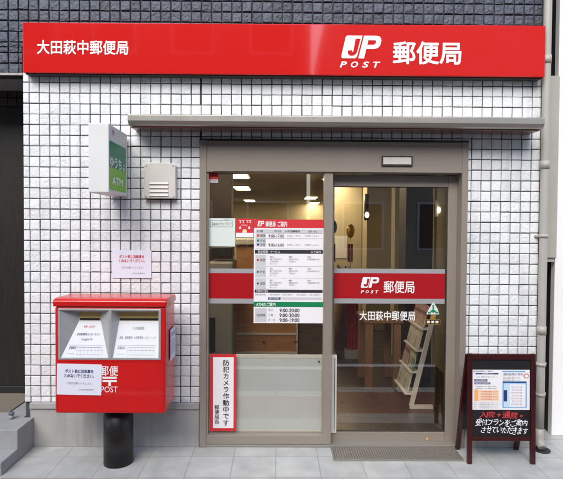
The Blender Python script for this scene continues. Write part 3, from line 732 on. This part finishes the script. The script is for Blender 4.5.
# ------------------------------------------------------------------ vent cover
vt = thing('vent_cover', 'cream louvred vent cover on the white tiles left of the entrance', 'vent', tuple(P(160, 198, -.03)))
yv = -.055
vp = Pan(P(143.8, 162.5, yv), K(yv), px=143.8, py=162.5)
def extr(pn, pts, l0, l1):
    mb = MB(); n = len(pts)
    mb.add([pn.pt(x,y,l1) for x,y in pts]+[pn.pt(x,y,l0) for x,y in pts], [tuple(range(n)), tuple(range(2*n-1, n-1, -1))]+[((i+1)%n, i, n+i, n+(i+1)%n) for i in range(n)])
    return mb
extr(vp, [(143.8,198),(175.4,198),(175.4,165.2),(172.6,163.4),(168,162.6),(151,162.2),(146.6,163),(143.8,165)], -.052, 0).build('cover', M['vent'], vt, bevel=.006)
for i in range(4):
    y = 181.8+i*3.9
    a = MB()
    A = [vp.pt(149.4,y,.001), vp.pt(168.4,y,.001), vp.pt(168.0,y+2.2,.007), vp.pt(149.8,y+2.2,.007), vp.pt(168.4,y+2.5,.001), vp.pt(149.4,y+2.5,.001)]
    a.add(A, [(0,1,2,3),(3,2,4,5),(0,3,5),(1,4,2),(0,5,4,1)]); a.build('louvre', M['vent'], vt)
a = MB()
for x, y in ((146.4,165.6),(173,165.6),(146,196),(173.2,196)): c = vp.pt(x, y, 0); a.tube([c, c+Vector((0,-.004,0))], .0045, 10)
a.build('screw', M['ink_grey'], vt)

# ------------------------------------------------------------------ downpipe and alley
RP = .029
dpx = P(540.2, 400, -.035).x
dpipe = thing('downpipe', 'pale grey rainwater downpipe at the right corner of the tiled wall', 'pipe', (dpx, -.03, 0))
a = MB(); a.tube([(dpx,-.035,.16+i*.31) for i in range(15)], RP, 20); a.build('pipe', M['pipe'], dpipe)
for y in (236, 364, 394):
    z = P(545, y, -.03).z; a = MB(); a.tube([(dpx,-.035,z-.012), (dpx,-.035,z+.012)], .0335, 20); a.box(dpx-.05, dpx+.05, -.02, .02, z-.008, z+.008); a.build('bracket', M['pipe'], dpipe)
for z0 in (P(545, 330, -.03).z, P(545, 165, -.03).z, P(545, 60, -.03).z):
    a = MB(); a.tube([(dpx,-.035,z0-.03), (dpx,-.035,z0+.03)], .0325, 20); a.build('coupling', M['pipe'], dpipe)
a = MB(); a.tube([(dpx,-.035,.17),(dpx,-.035,.10),(dpx,-.045,.055),(dpx,-.075,.03)], RP, 20); a.build('shoe', M['pipe'], dpipe)
a = MB(); a.tube([(dpx+.01,-.05,.0005),(dpx+.01,-.05,.008)], .06, 28); a.build('drain_cover', M['dark_machine'], dpipe)
nb = thing('neighbouring_building', 'plain building with dark side wall and made-up pale front beyond the downpipe', 'building', (3.5, 2, 0))
nx = P(553.3, 240, .25).x
MB().box(nx+.012, nx+4, .28, 8, 0, 6).build('side_wall', M['dark_wall'], nb)
MB().box(nx, nx+4.05, .22, .279, 0, 6).build('filler_front_wall', M['pale_wall'], nb, bevel=.004)  # pale front made up to fill the right edge
du = thing('duct_cover', 'pale vertical duct cover behind the downpipe above the dark alley', 'duct', (nx-.06, .5, P(551, 258, .5).z))
a = MB(); a.box(P(544.5, 200, .2).x, nx-.004, .19, .26, P(550, 258, .2).z, P(550, 76, .2).z); a.build('cover', M['pipe'], du, bevel=.006)
a = MB(); a.box(P(546, 200, .2).x, nx-.012, .205, .25, P(550, 258, .2).z-.03, P(550, 258, .2).z+.01); a.build('end_cap', M['pipe'], du)

# ------------------------------------------------------------------ neighbouring entrance on the left: recess, door, steps
ne = thing('entrance_door', 'very dark recessed entrance door at the left edge above the steps', 'door', (-2.9, .55, .22))
a = MB(); zdt = P(10, 107, .5).z
a.box(-4.2, XL-.002, .50, .56, .22, zdt); a.build('panel', M['dark_door'], ne)
a = MB()
for x in (-2.02, -2.9, -3.8): a.box(x, x+.05, .485, .499, .23, zdt-.02)
a.box(-4.2, XL-.01, .487, .4995, zdt-.06, zdt-.002); a.box(-4.2, XL-.01, .487, .4995, .221, .29)
a.build('frame', M['dark_machine'], ne, bevel=.003)
rnd = random.Random(9); a = MB()
for i in range(34):
    x1 = XL-.004-i*.074
    for z0, z1 in ((zdt+.003, zdt+.07), (zdt+.076, ZL-.002)): a.box(x1-.068, x1, .485, .51, z0, z1)
a.build('tile_lintel', M['brown_tile'], bld, bevel=.002)
MB().box(-4.2, XL-.002, .511, .6, zdt, ZL).build('lintel_wall', M['grout'], bld)
MB().box(-4.2, XL-.003, .161, .5, ZL+.001, ZL+.05).build('porch_soffit', M['concrete'], bld)
MB().box(-4.2, XL-.001, -.006, .012, ZL-.016, ZL-.001).build('soffit_trim', M['pipe'], bld)
stp = thing('entrance_steps', 'grey stone steps at lower left corner leading to the dark entrance', 'steps', (-2.6, -.2, 0))
sxr = P(33, 430, 0).x+.012
a = MB(); a.box(-4.2, sxr, -.245, -.013, .001, .222); a.box(-4.2, XL-.003, -.013, .50, .001, .222); a.build('landing', M['step'], stp, bevel=.005)
a = MB(); a.box(-4.2, sxr-.001, -.45, -.2455, .001, .088); a.build('lower_step', M['step'], stp, bevel=.005)
a = MB(); a.box(-4.2, -2.02, .08, .485, .2225, .232); a = a.build('entrance_mat', M['mat_beige']); tag(a, 'beige doormat on the landing before the dark entrance', 'mat')
c = P(11.5, 418.5, -.05)
ds = thing('door_stop', 'small blue grey door stop post on the landing of the steps', 'door stop', (c.x, -.05, .222))
a = MB(); a.tube([(c.x,-.05,.222),(c.x,-.05,.258)], .016, 16); a.build('stem', M['grey_machine'], ds)
a = MB(); a.tube([(c.x,-.05,.258),(c.x,-.05,.272)], [.021, .019], 16); a.build('cap', M['blue_grey'], ds)

# ------------------------------------------------------------------ metal grating in front of the door
gr = thing('floor_grating', 'metal mesh floor grating in front of the sliding door', 'grating', (P(396, 457, -.12).x, -.12, 0))
gx0, gx1 = P(332.5, 455, -.12).x, P(458, 455, -.12).x
gy0, gy1 = -.225, -.022
a = MB(); a.box(gx0, gx1, gy0, gy1, .0015, .004); a.build('tray', M['pit'], gr)
a = MB(); a.box(gx0, gx1, gy0-.004, gy0+.004, .001, .012); a.box(gx0, gx1, gy1-.004, gy1+.004, .001, .012); a.box(gx0-.004, gx0+.004, gy0+.004, gy1-.004, .001, .012); a.box(gx1-.004, gx1+.004, gy0+.004, gy1-.004, .001, .012)
a.build('frame', M['grating'], gr)
a = MB(); n_ = 52
for i in range(1, n_): x = gx0+(gx1-gx0)*i/n_; a.box(x-.0028, x+.0028, gy0+.004, gy1-.004, .004, .0105)
a.build('bearing_bars', M['grating'], gr)
a = MB()
for i in range(1, 11): y = gy0+(gy1-gy0)*i/11; a.box(gx0+.004, gx1-.004, y-.0022, y+.0022, .0045, .0098)
a.build('cross_bars', M['grating'], gr)

# ------------------------------------------------------------------ A-board
yF, yTop, yR = -.262, -.238, -.035
fl_, fr_ = P(469, 470, yF), P(531, 470.5, yF)
zT = P(500, 353.5, yTop).z
ab = thing('sandwich_board', 'dark red wooden chalkboard stand with posters right of the sliding door', 'chalkboard', ((fl_.x+fr_.x)/2, -.15, 0))
X0, X1 = P(466.3, 440, yF+.02).x, P(533.8, 440, yF+.02).x
def on(x, t, y0, lift=0):       # point on the leaning front plane, t = 0 foot .. 1 top
    z = zT*t; y = yF+(yTop-yF)*t
    n = Vector((0, -zT, (yTop-yF))).normalized()
    return Vector((x, y, z)) + n*lift
def bar_front(mb, xa, xb, ta, tb, l0=-.012, l1=.012):
    mb.hexa([on(xa,ta,0,l1), on(xb,ta,0,l1), on(xb,tb,0,l1), on(xa,tb,0,l1)], [on(xa,ta,0,l0), on(xb,ta,0,l0), on(xb,tb,0,l0), on(xa,tb,0,l0)])
lw_ = .033
for xa in (X0, X1-lw_):
    a = MB(); bar_front(a, xa, xa+lw_, 0.0, 1.0); a.build('front_leg', M['maroon'], ab, bevel=.003)
a = MB(); bar_front(a, X0+lw_, X1-lw_, .945, .998, -.011, .011); a.build('top_rail', M['maroon'], ab, bevel=.003)
tl = .222
a = MB(); bar_front(a, X0+lw_, X1-lw_, tl-.012, tl+.025, -.011, .011); a.build('bottom_rail', M['maroon'], ab, bevel=.003)
a = MB(); bar_front(a, X0+lw_, X1-lw_, tl+.025, .945, -.006, .002); a.build('chalk_panel', M['chalkboard'], ab)
def on_b(x, t, lift=0): z = zT*.985*t; y = yR+(yTop+.028-yR)*t; return Vector((x, y+lift, z))
for xa in (X0-.002, X1-lw_+.002-.008):
    a = MB(); a.hexa([on_b(xa,0,-.011), on_b(xa+lw_,0,-.011), on_b(xa+lw_,1,-.011), on_b(xa,1,-.011)], [on_b(xa,0,.011), on_b(xa+lw_,0,.011), on_b(xa+lw_,1,.011), on_b(xa,1,.011)]); a.build('rear_leg', M['maroon'], ab, bevel=.003)
a = MB(); a.hexa([on_b(X0+lw_,tl,-.009), on_b(X1-lw_,tl,-.009), on_b(X1-lw_,.97,-.009), on_b(X0+lw_,.97,-.009)], [on_b(X0+lw_,tl,.007), on_b(X1-lw_,tl,.007), on_b(X1-lw_,.97,.007), on_b(X0+lw_,.97,.007)]); a.build('rear_panel', M['chalkboard'], ab)
# coordinates on the leaning board in photo pixels
topL = on(X0, 1, 0); botL = on(X0, 0, 0)
kx = (X1-X0)/(533.8-466.3); 
ky = (topL-botL).length/(470.3-353.5)
bpn = Pan(topL, kx, u=(1,0,0), d=(botL-topL), px=466.3, py=353.5)
class BP(Pan):
    def pt(s, x, y, l=0): return s.o + s.u*((x-s.px)*kx) + s.d*((y-s.py)*ky) + s.n*(l+.002)
bpn.__class__ = BP
a = MB()

def hand(mb, txt, x0, y0, x1, y1, seed):
    rr = random.Random(seed); w_ = (x1-x0)/len(txt)
    for i, ch in enumerate(txt):
        vs, fs, p, q_, c_, d_ = glyph(ch); hs = (y1-y0)*rr.uniform(.86, 1.12); ws = w_*rr.uniform(.92, 1.14)
        cx_, cy_ = x0+(i+.5)*w_+rr.uniform(-.3,.3), (y0+y1)/2+rr.uniform(-.5,.5)+(i/len(txt)-.5)*1.3; an = rr.uniform(-.16,.10); sh = rr.uniform(.05,.3)
        em_ = max(q_-p, d_-c_, .95)
        for j_, (ox, oy) in enumerate([(0,0), (.012,.008), (-.010,.010)]):
            pts = []
            for x, y in vs:
                u = (x+ox-(p+q_)/2)/em_; v = (y+oy-(c_+d_)/2)/em_
                u += sh*v + .03*math.sin(v*7+i); v += .03*math.sin(u*6+i*2)
                u, v = u*math.cos(an)-v*math.sin(an), u*math.sin(an)+v*math.cos(an)
                pts.append(bpn.pt(cx_+u*ws, cy_-v*hs, .0012+j_*.00005))
            mb.add(pts, fs)
hand(a, '入院+通院。', 478.5, 415, 524, 422.6, 3); a.build('red_chalk_writing', M['chalk_red'], ab, fix=False)
a = MB(); hand(a, '受付プランをご案内', 474.5, 422.8, 526.5, 430.4, 5); hand(a, 'させていただきます', 480, 430.8, 526.5, 438.6, 8)
a.build('white_chalk_writing', M['chalk_white'], ab, fix=False)
for side_ in (0, 1):
    x0 = 471 if side_ == 0 else 499.6; x1 = x0+28.6
    lab = ['left white poster with orange blocks on the chalkboard stand', 'right white poster with blue framed box on the chalkboard stand'][side_]
    o = thing('insurance_poster', lab, 'poster', tuple(bpn.pt((x0+x1)/2, 413, 0)), 'posters on the chalkboard stand')
    a = MB(); bpn.slab(a, x0, 370.6, x1, 413, .0005, .002); a.build('sheet', M['paper'], o)
    c1, c2, c3, c4, c5, c6, c7 = [MB() for _ in range(7)]; q = .0027; q2 = .0033
    if side_ == 0:
        bpn.text(c1, '医療保険のご案内', x0+1.2, 371.4, x0+20, 373, q); bpn.rect(c1, x0+3, 374, x0+26, 375.4, q); bpn.text(c7, '入院保障プラン', x0+9, 374.2, x0+21, 375.2, q2)
        bpn.text(c2, '入院・通院を手厚くサポート', x0+4, 377.4, x0+25, 379, q)
        bpn.rect(c1, x0+2, 380.6, x0+15, 383, q); bpn.text(c7, '無配当傷害特約', x0+3, 381, x0+14, 382.6, q2); bpn.rect(c1, x0+2, 384, x0+18, 386, q); bpn.text(c7, '無配当総合医療特約', x0+3, 384.3, x0+17, 385.7, q2)
        for i in range(2): bpn.text(c2, '先進医療に係る費用の負担', x0+3, 387.6+i*2.2, x0+24, 389+i*2.2, q)
        bpn.rect(c4, x0+2, 391.6, x0+6, 403.6, q); bpn.rect(c5, x0+6, 392, x0+26.4, 403.6, q)
        for i in range(4): bpn.text(c3, '入院初期保険金 5万円', x0+7.4, 393+i*2.6, x0+25, 394.6+i*2.6, q2)
        for i in range(4): bpn.text(c2, '※詳しくは重要事項説明書をご覧ください', x0+1.6, 405+i*1.8, x0+26.5, 406.1+i*1.8, q)
    else:
        bpn.rect(c6, x0+1, 371.6, x0+24, 373, q); bpn.text(c1, '通院保障の特約', x0+2, 374, x0+22, 376.6, q)
        for i in range(3): bpn.text(c2, '退院後の通院も保障いたします', x0+2, 377.8+i*1.7, x0+19, 379+i*1.7, q)
        import math as _m
        ring = []; 
        for i in range(18): t = 2*_m.pi*i/18; ring.append((x0+25+2.6*_m.cos(t), 377+2.6*_m.sin(t)))
        bpn.quad(c3, ring[::-1], q); bpn.quad(c7, [(x0+25+(x-x0-25)*.72, 377+(y-377)*.72) for x, y in ring[::-1]], q2)
        bpn.rect(c6, x0+1.4, 382.6, x0+25.6, 411, q); bpn.rect(c1, x0+1.8, 383, x0+25.2, 384.2, q2); bpn.rect(c4, x0+2.6, 385, x0+24.6, 410.2, q+.0003)
        bpn.rect(c5, x0+8.6, 386, x0+24, 409.6, q2); bpn.rect(c1, x0+2.6, 392, x0+6, 404, q2)
        for i in range(7): bpn.text(c2, '日帰り入院から保障', x0+10+(i%2), 388+i*3, x0+21, 389.6+i*3, q2+.0006)
    pc5 = M['pale_orange'] if side_ == 0 else M['paper']
    multi(o, {'blue_print': (c1, M['ink_blue']), 'grey_print': (c2, M['ink_grey']), 'red_print': (c3, M['ink_red']), ('orange_print', 'pale_blue_print')[side_]: (c4, (M['orange'], M['pale_cyan'])[side_]), 'pale_print': (c5, pc5), 'cyan_print': (c6, M['cyan']), 'white_print': (c7, M['white'])})

# ------------------------------------------------------------------ inside the office
def px_box(mb, x0, x1, y0, y1, Y, depth): 
    a, b_ = P(x0, y1, Y), P(x1, y0, Y); return mb.box(a.x, b_.x, Y, Y+depth, max(a.z, .013), b_.z)
# low white framed panel behind the window
lp = thing('low_partition', 'low white framed frosted panel standing behind the window glass', 'partition', tuple(P(270, 433, .07)))
a = MB(); px_box(a, 206, 334.5, 358, 430, .0715, .005); a.build('frosted_sheet', M['frost'], lp)
a = MB(); px_box(a, 206, 337, 354.8, 358, .0695, .009); px_box(a, 334.5, 337, 358, 433, .0697, .0088); px_box(a, 206, 334.5, 430, 433, .0697, .0088); a.build('frame', M['trim_white'], lp, bevel=.003)
a = MB(); c = P(319, 361.5, .0712); a.tube([c, c+Vector((0,-.006,0))], .007, 10); a.build('stud', M['dark_machine'], lp)
# ceiling lights
def ceil_light(px, py, lab, wx=.30, wy=.9):
    d = fw + rt*((px-PW/2)/F) + up*((PH/2-py)/F); t = (RZ-.02-CAM.z)/d.z; p = CAM+d*t
    o = thing('ceiling_light', lab, 'ceiling light', (p.x, p.y, RZ-.03), 'ceiling lights in the office')
    a = MB(); a.box(p.x-wx/2-.03, p.x+wx/2+.03, p.y-wy/2-.03, p.y+wy/2+.03, RZ-.025, RZ-.001); a.build('housing', M['trim_white'], o)
    a = MB(); a.box(p.x-wx/2, p.x+wx/2, p.y-wy/2, p.y+wy/2, RZ-.034, RZ-.026); a.build('diffuser', M['lamp'], o)
for px, py, lab in ((238, 175, 'topmost lit ceiling light, cut by the window head'), (242, 188, 'large lit ceiling light second from the top in the window'),
                    (249.5, 200.5, 'third lit ceiling light down the left row'), (251, 209, 'fourth lit ceiling light down the left row'),
                    (254, 214.5, 'farthest small lit ceiling light just above the red sticker'), (314, 203, 'upper lit ceiling light near the right side of the window'), (311, 213.5, 'lower lit ceiling light above the hours poster')):
    ceil_light(px, py, lab)
for i_, (x_, y_) in enumerate(((-.75, 1.2), (-.75, 2.9), (.95, 4.6), (.95, 10.5))):  # extra lights added to brighten the room inside
    o = thing('ceiling_light', ('added ceiling light panel just inside the entrance, hidden above the door head', 'added lit ceiling light deep in the office behind the sliding door')[i_ > 1], 'ceiling light', (x_, y_, RZ-.03), 'ceiling lights in the office')
    a = MB(); a.box(x_-.18, x_+.18, y_-.48, y_+.48, RZ-.025, RZ-.001); a.build('housing', M['trim_white'], o)
    a = MB(); a.box(x_-.15, x_+.15, y_-.45, y_+.45, RZ-.034, RZ-.026); a.build('diffuser', M['lamp'], o)
# pillars
def column(name, lab, mat, x0, x1, Y, depth=.3):
    o = MB().box(P(x0,300,Y).x, P(x1,300,Y).x, Y, Y+depth, .012, RZ-.001).build(name, mat, bevel=.004); return tag(o, lab, 'pillar')
column('wooden_pillar', 'dark brown pillar inside at left edge of the window', M['pillar'], 196, 231, 2.5)
column('dark_pillar', 'wide near black pillar behind the upper part of the sliding door', M['pillar'], 405, 432, 1.6)
column('beige_pillar', 'broad olive beige pillar behind the centre of sliding door', M['beige_col'], 366, 392, 4.2, .4)
column('narrow_pillar', 'narrow beige pillar beside the wide near black pillar', M['int_wall'], 394, 404, 2.6, .2)
column('grey_pillar', 'pale panel at the far right behind the sliding door glass', M['int_side'], 433, 452, 2.2, .2)
# counter of wooden panels
Yc = 2.3
cn = thing('service_counter', 'orange brown wooden counter with white trim behind the window', 'counter', tuple(P(275, 360, Yc)))
a = MB(); px_box(a, 236, 297, 246, 400, Yc, .5); a.build('body', M['wood'], cn)
a = MB(); px_box(a, 298.5, 330, 262, 400, Yc+.02, .5); a.build('side_cabinet', M['dark_wood'], cn)
a = MB()
for x in (234.5, 296.5): px_box(a, x, x+2, 240, 400, Yc-.012, .02)
for y in (333, 352): px_box(a, 236.5, 296.5, y, y+1.8, Yc-.011, .018)
px_box(a, 229, 330, 240, 244, Yc-.05, .6)
a.build('trim', M['trim_white'], cn)
a = MB()
for x, y in ((262,342),(294,342),(262,322)): px_box(a, x, x+3.5, y-.5, y+.4, Yc-.02, .012)
a.build('pull', M['dark_machine'], cn)
mc = thing('grey_cash_machine', 'grey machine with dark screen behind the mint sticker', 'machine', tuple(P(222, 350, 1.7)))
a = MB(); px_box(a, 207, 233, 262, 400, 1.7, .5); a.build('casing', M['grey_machine'], mc, bevel=.02)
a = MB(); px_box(a, 211, 232, 247, 257, 1.75, .3); a.build('screen', M['dark_machine'], mc, bevel=.01)
a = MB(); px_box(a, 207, 215, 318, 352, 1.68, .02); a.build('cash_slot', M['dark_machine'], mc)
# balloons
for px, py, m, lab in ((333, 227, 'blue_foil', 'dark blue foil balloon behind left edge of the sliding door'), (350.5, 231, 'gold', 'gold foil balloon hanging behind the sliding door')):
    c = P(px, py, 3.0); o = thing('foil_balloon', lab, 'balloon', (c.x, 3.0, c.z-.6), 'foil balloons')
    a = MB(); a.ball(c, .055, .05, .095); a.build('balloon', M[m], o)
    a = MB(); a.tube([c+Vector((0,0,-.095)), c+Vector((.01,0,-.3)), c+Vector((0,0,-.6))], .004, 6); a.build('string', M['trim_white'], o)
    a = MB(); px_box(a, px-2.5, px+2.5, 244, 262, 3.0, .05); a.build('tag', M['red_cloth'], o)
# plant on a stand
c = P(342, 288, 3.0)
pt_ = thing('potted_plant', 'leafy potted plant behind the left of the sliding door band', 'plant', (c.x, 3.0, .013))
a = MB(); a.tube([(c.x,3.0,.013),(c.x,3.0,c.z-.08)], .10, 14); a.build('stand', M['pot'], pt_)
a = MB(); a.tube([(c.x,3.0,c.z-.08),(c.x,3.0,c.z+.06)], [.07,.09], 16); a.build('pot', M['trim_white'], pt_)
a = MB(); rnd = random.Random(4)
for i in range(70):
    t = rnd.uniform(0, 6.28); e_ = rnd.uniform(.1, 1.4); r = rnd.uniform(.08, .26)
    p = Vector((c.x, 3.0, c.z+.06))+Vector((math.cos(t)*math.cos(e_), math.sin(t)*math.cos(e_), math.sin(e_)))*r
    u = Vector((rnd.gauss(0,1), rnd.gauss(0,1), rnd.gauss(0,1))).normalized()*.035; v = u.cross(Vector((rnd.gauss(0,1), rnd.gauss(0,1), rnd.gauss(0,1)))).normalized()*.016
    a.add([p-u, p+v, p+u, p-v], [(0,1,2,3)])
a.build('foliage', M['leaf'], pt_, fix=False)
# wall lamp
c = P(367, 215, 3.9)
wlmp = thing('wall_lamp', 'small lit wall lamp on the beige pillar', 'lamp', (c.x, 3.9, c.z-.1))
a = MB(); a.tube([c+Vector((0,.05,-.08)), c+Vector((0,.05,.32))], .035, 12); a.build('bracket', M['dark_machine'], wlmp)
a = MB(); a.ball(c, .03, .03, .045, 12, 8); a.build('bulb', M['bulb'], wlmp)
c = P(440, 210, 2.1)
wl2 = thing('wall_lamp', 'bright lit lamp near the upper right edge of door glass', 'lamp', (c.x, 2.1, c.z-.1))
a = MB(); a.box(c.x-.03, c.x+.03, 2.12, 2.19, c.z-.08, c.z+.12); a.build('bracket', M['trim_white'], wl2)
a = MB(); a.ball(c+Vector((0,-.01,0)), .028, .03, .035, 12, 8); a.build('bulb', M['bulb'], wl2)
for px, y0, y1, Y, m, lab in ((341, 236, 258, 5.0, 'paper', 'white sheet pinned up behind the balloons inside the office'),):
    a = MB(); px_box(a, px-6, px+6, y0, y1, Y, .004); o = a.build('wall_sheet', M[m]); tag(o, lab, 'poster')
a = MB(); px_box(a, 331, 362, 180, 440, 5.01, .12); tag(a.build('partition_wall', M['int_wall']), 'cream partition wall behind the foil balloons inside the office', 'partition')
# red standing banner
rbn = thing('red_banner', 'dark red cloth banner stand behind the sliding door', 'banner', tuple(P(352, 352, 2.5)))
a = MB(); p0 = P(346.5, 352, 2.5); p1 = P(358.5, 290, 2.5); n_ = 13
vs = []; 
for i in range(n_):
    x = p0.x+(p1.x-p0.x)*i/(n_-1); y = 2.5+.012*math.sin(i*1.9)
    vs += [(x,y,p0.z+.03),(x,y,p1.z),(x,y+.006,p0.z+.03),(x,y+.006,p1.z)]
fs = []
for i in range(n_-1): k = i*4; fs += [(k,k+4,k+5,k+1),(k+2,k+3,k+7,k+6),(k+1,k+5,k+7,k+3),(k,k+2,k+6,k+4)]
fs += [(0,1,3,2),(4*n_-4,4*n_-2,4*n_-1,4*n_-3)]
a.add(vs, fs); a.build('cloth', M['red_cloth'], rbn)
a = MB(); a.box(p0.x-.02, p1.x+.02, 2.45, 2.6, .013, p0.z+.028); a.build('base', M['grey_machine'], rbn, bevel=.004)
# wooden writing table
Yt = 1.3
tb = thing('writing_table', 'wooden writing table with square legs behind the sliding door', 'table', tuple(P(384, 392, Yt)))
zt_ = P(384, 323, Yt).z; xa, xb = P(366, 330, Yt).x, P(401, 330, Yt).x
a = MB(); a.box(xa-.02, xb+.02, Yt-.02, Yt+.5, zt_, zt_+.035); a.build('top', M['table_wood'], tb, bevel=.004)
for x in (xa, xb-.07):
    for y in (Yt, Yt+.41): a = MB(); a.box(x, x+.07, y, y+.07, .013, zt_); a.build('leg', M['table_wood'], tb)
# brochure rack
Yr = .75
rk = thing('brochure_rack', 'leaning pale wooden brochure rack behind the right side of door', 'rack', tuple(P(425, 405, Yr)))
foot = P(411.5, 406, Yr); foot2 = P(431, 405, Yr); top = P(433, 320, Yr)
def bar3(mb, p, q_, r, dy):
    d = (q_-p).normalized(); n = Vector((d.z, 0, -d.x))*r
    mb.hexa([p-n, p+n, q_+n, q_-n], [p-n+Vector((0,dy,0)), p+n+Vector((0,dy,0)), q_+n+Vector((0,dy,0)), q_-n+Vector((0,dy,0))])
tp_ = P(436, 308, Yr)
foot.z = .035; foot2.z = .035
a = MB(); bar3(a, foot, tp_, .018, .03); a.build('side_post', M['trim_white'], rk)
a = MB(); bar3(a, foot+Vector((-.01,.002,-.006)), foot2+Vector((.02,.002,-.006)), .016, .028); a.build('foot_rail', M['trim_white'], rk)
a = MB(); bar3(a, foot+Vector((0,.45,0)), tp_+Vector((0,.45,0)), .018, .03); bar3(a, foot+Vector((0,.45,0)), foot2+Vector((0,.45,0)), .018, .03); a.build('rear_post', M['trim_white'], rk)
dv = (tp_-foot)
a = MB()
for t in (.12, .34, .56, .78): p = foot+dv*t+Vector((-.03,0,0)); a.box(p.x-.05, p.x+.03, Yr+.032, Yr+.448, p.z-.01, p.z+.004)
a.build('shelf', M['trim_white'], rk)
i = 0
names = {0:'cream', 1:'green', 2:'pink'}
for t, row in ((.12,'bottom'), (.34,'second'), (.56,'third'), (.78,'top')):
    for kk, col in ((0,'front'), (1,'rear')):
        p = foot+dv*t+Vector((-.045,0,.005)); y0 = Yr+.045+kk*.2
        d = dv.normalized(); h = .205; n = Vector((-d.z,0,d.x))*.012
        a = MB(); q0 = p; q1 = p+d*h
        a.hexa([q0+n+Vector((0,y0-q0.y,0)), q0+n+Vector((0,y0+.18-q0.y,0)), q1+n+Vector((0,y0+.18-q1.y,0)), q1+n+Vector((0,y0-q1.y,0))],
               [q0+Vector((0,y0-q0.y,0)), q0+Vector((0,y0+.18-q0.y,0)), q1+Vector((0,y0+.18-q1.y,0)), q1+Vector((0,y0-q1.y,0))])
        c_ = (i*2+kk+i//3)%3
        o = a.build('leaflet_stack', [M['leaflet_a'], M['leaflet_b'], M['leaflet_c']][c_])
        tag(o, f'{names[c_]} leaflets at the {col} of the {row} shelf of brochure rack', 'leaflets', 'leaflets on the brochure rack'); i += 1

# ------------------------------------------------------------------ across the street (seen mirrored in the glass and the red sign)
gx = P(318, 47, -.09); 
GXa, GXb = .92, 1.42
def opp(lab, mat, x0, x1, h, seed):
    o = thing('street_building', lab, 'building', ((x0+x1)/2, -15, 0))
    a = MB(); a.box(x0, x1, -18, -12, 0, h); a.build('wall', mat, o)
    rnd = random.Random(seed); x = x0+.7
    while x+1.4 < x1:
        for z in (1.0, 4.0, 7.0):
            if z+1.5 < h:
                f_ = MB(); f_.box(x-.06, x+1.26, -11.99, -11.95, z-.06, z+1.46); f_ = f_.build('window', M['plastic_white'], o)
                p_ = MB(); p_.box(x, x+1.2, -11.949, -11.94, z, z+1.4); p_.build('pane', M['dark_machine'], f_)
        x += 2.4
opp('dark brown building across the street mirrored in the window glass', M['opp_brown'], -16, GXa, 8.8, 1)
opp('beige building across the street mirrored at right of the red sign', M['opp_beige'], GXb, 16, 8.4, 2)
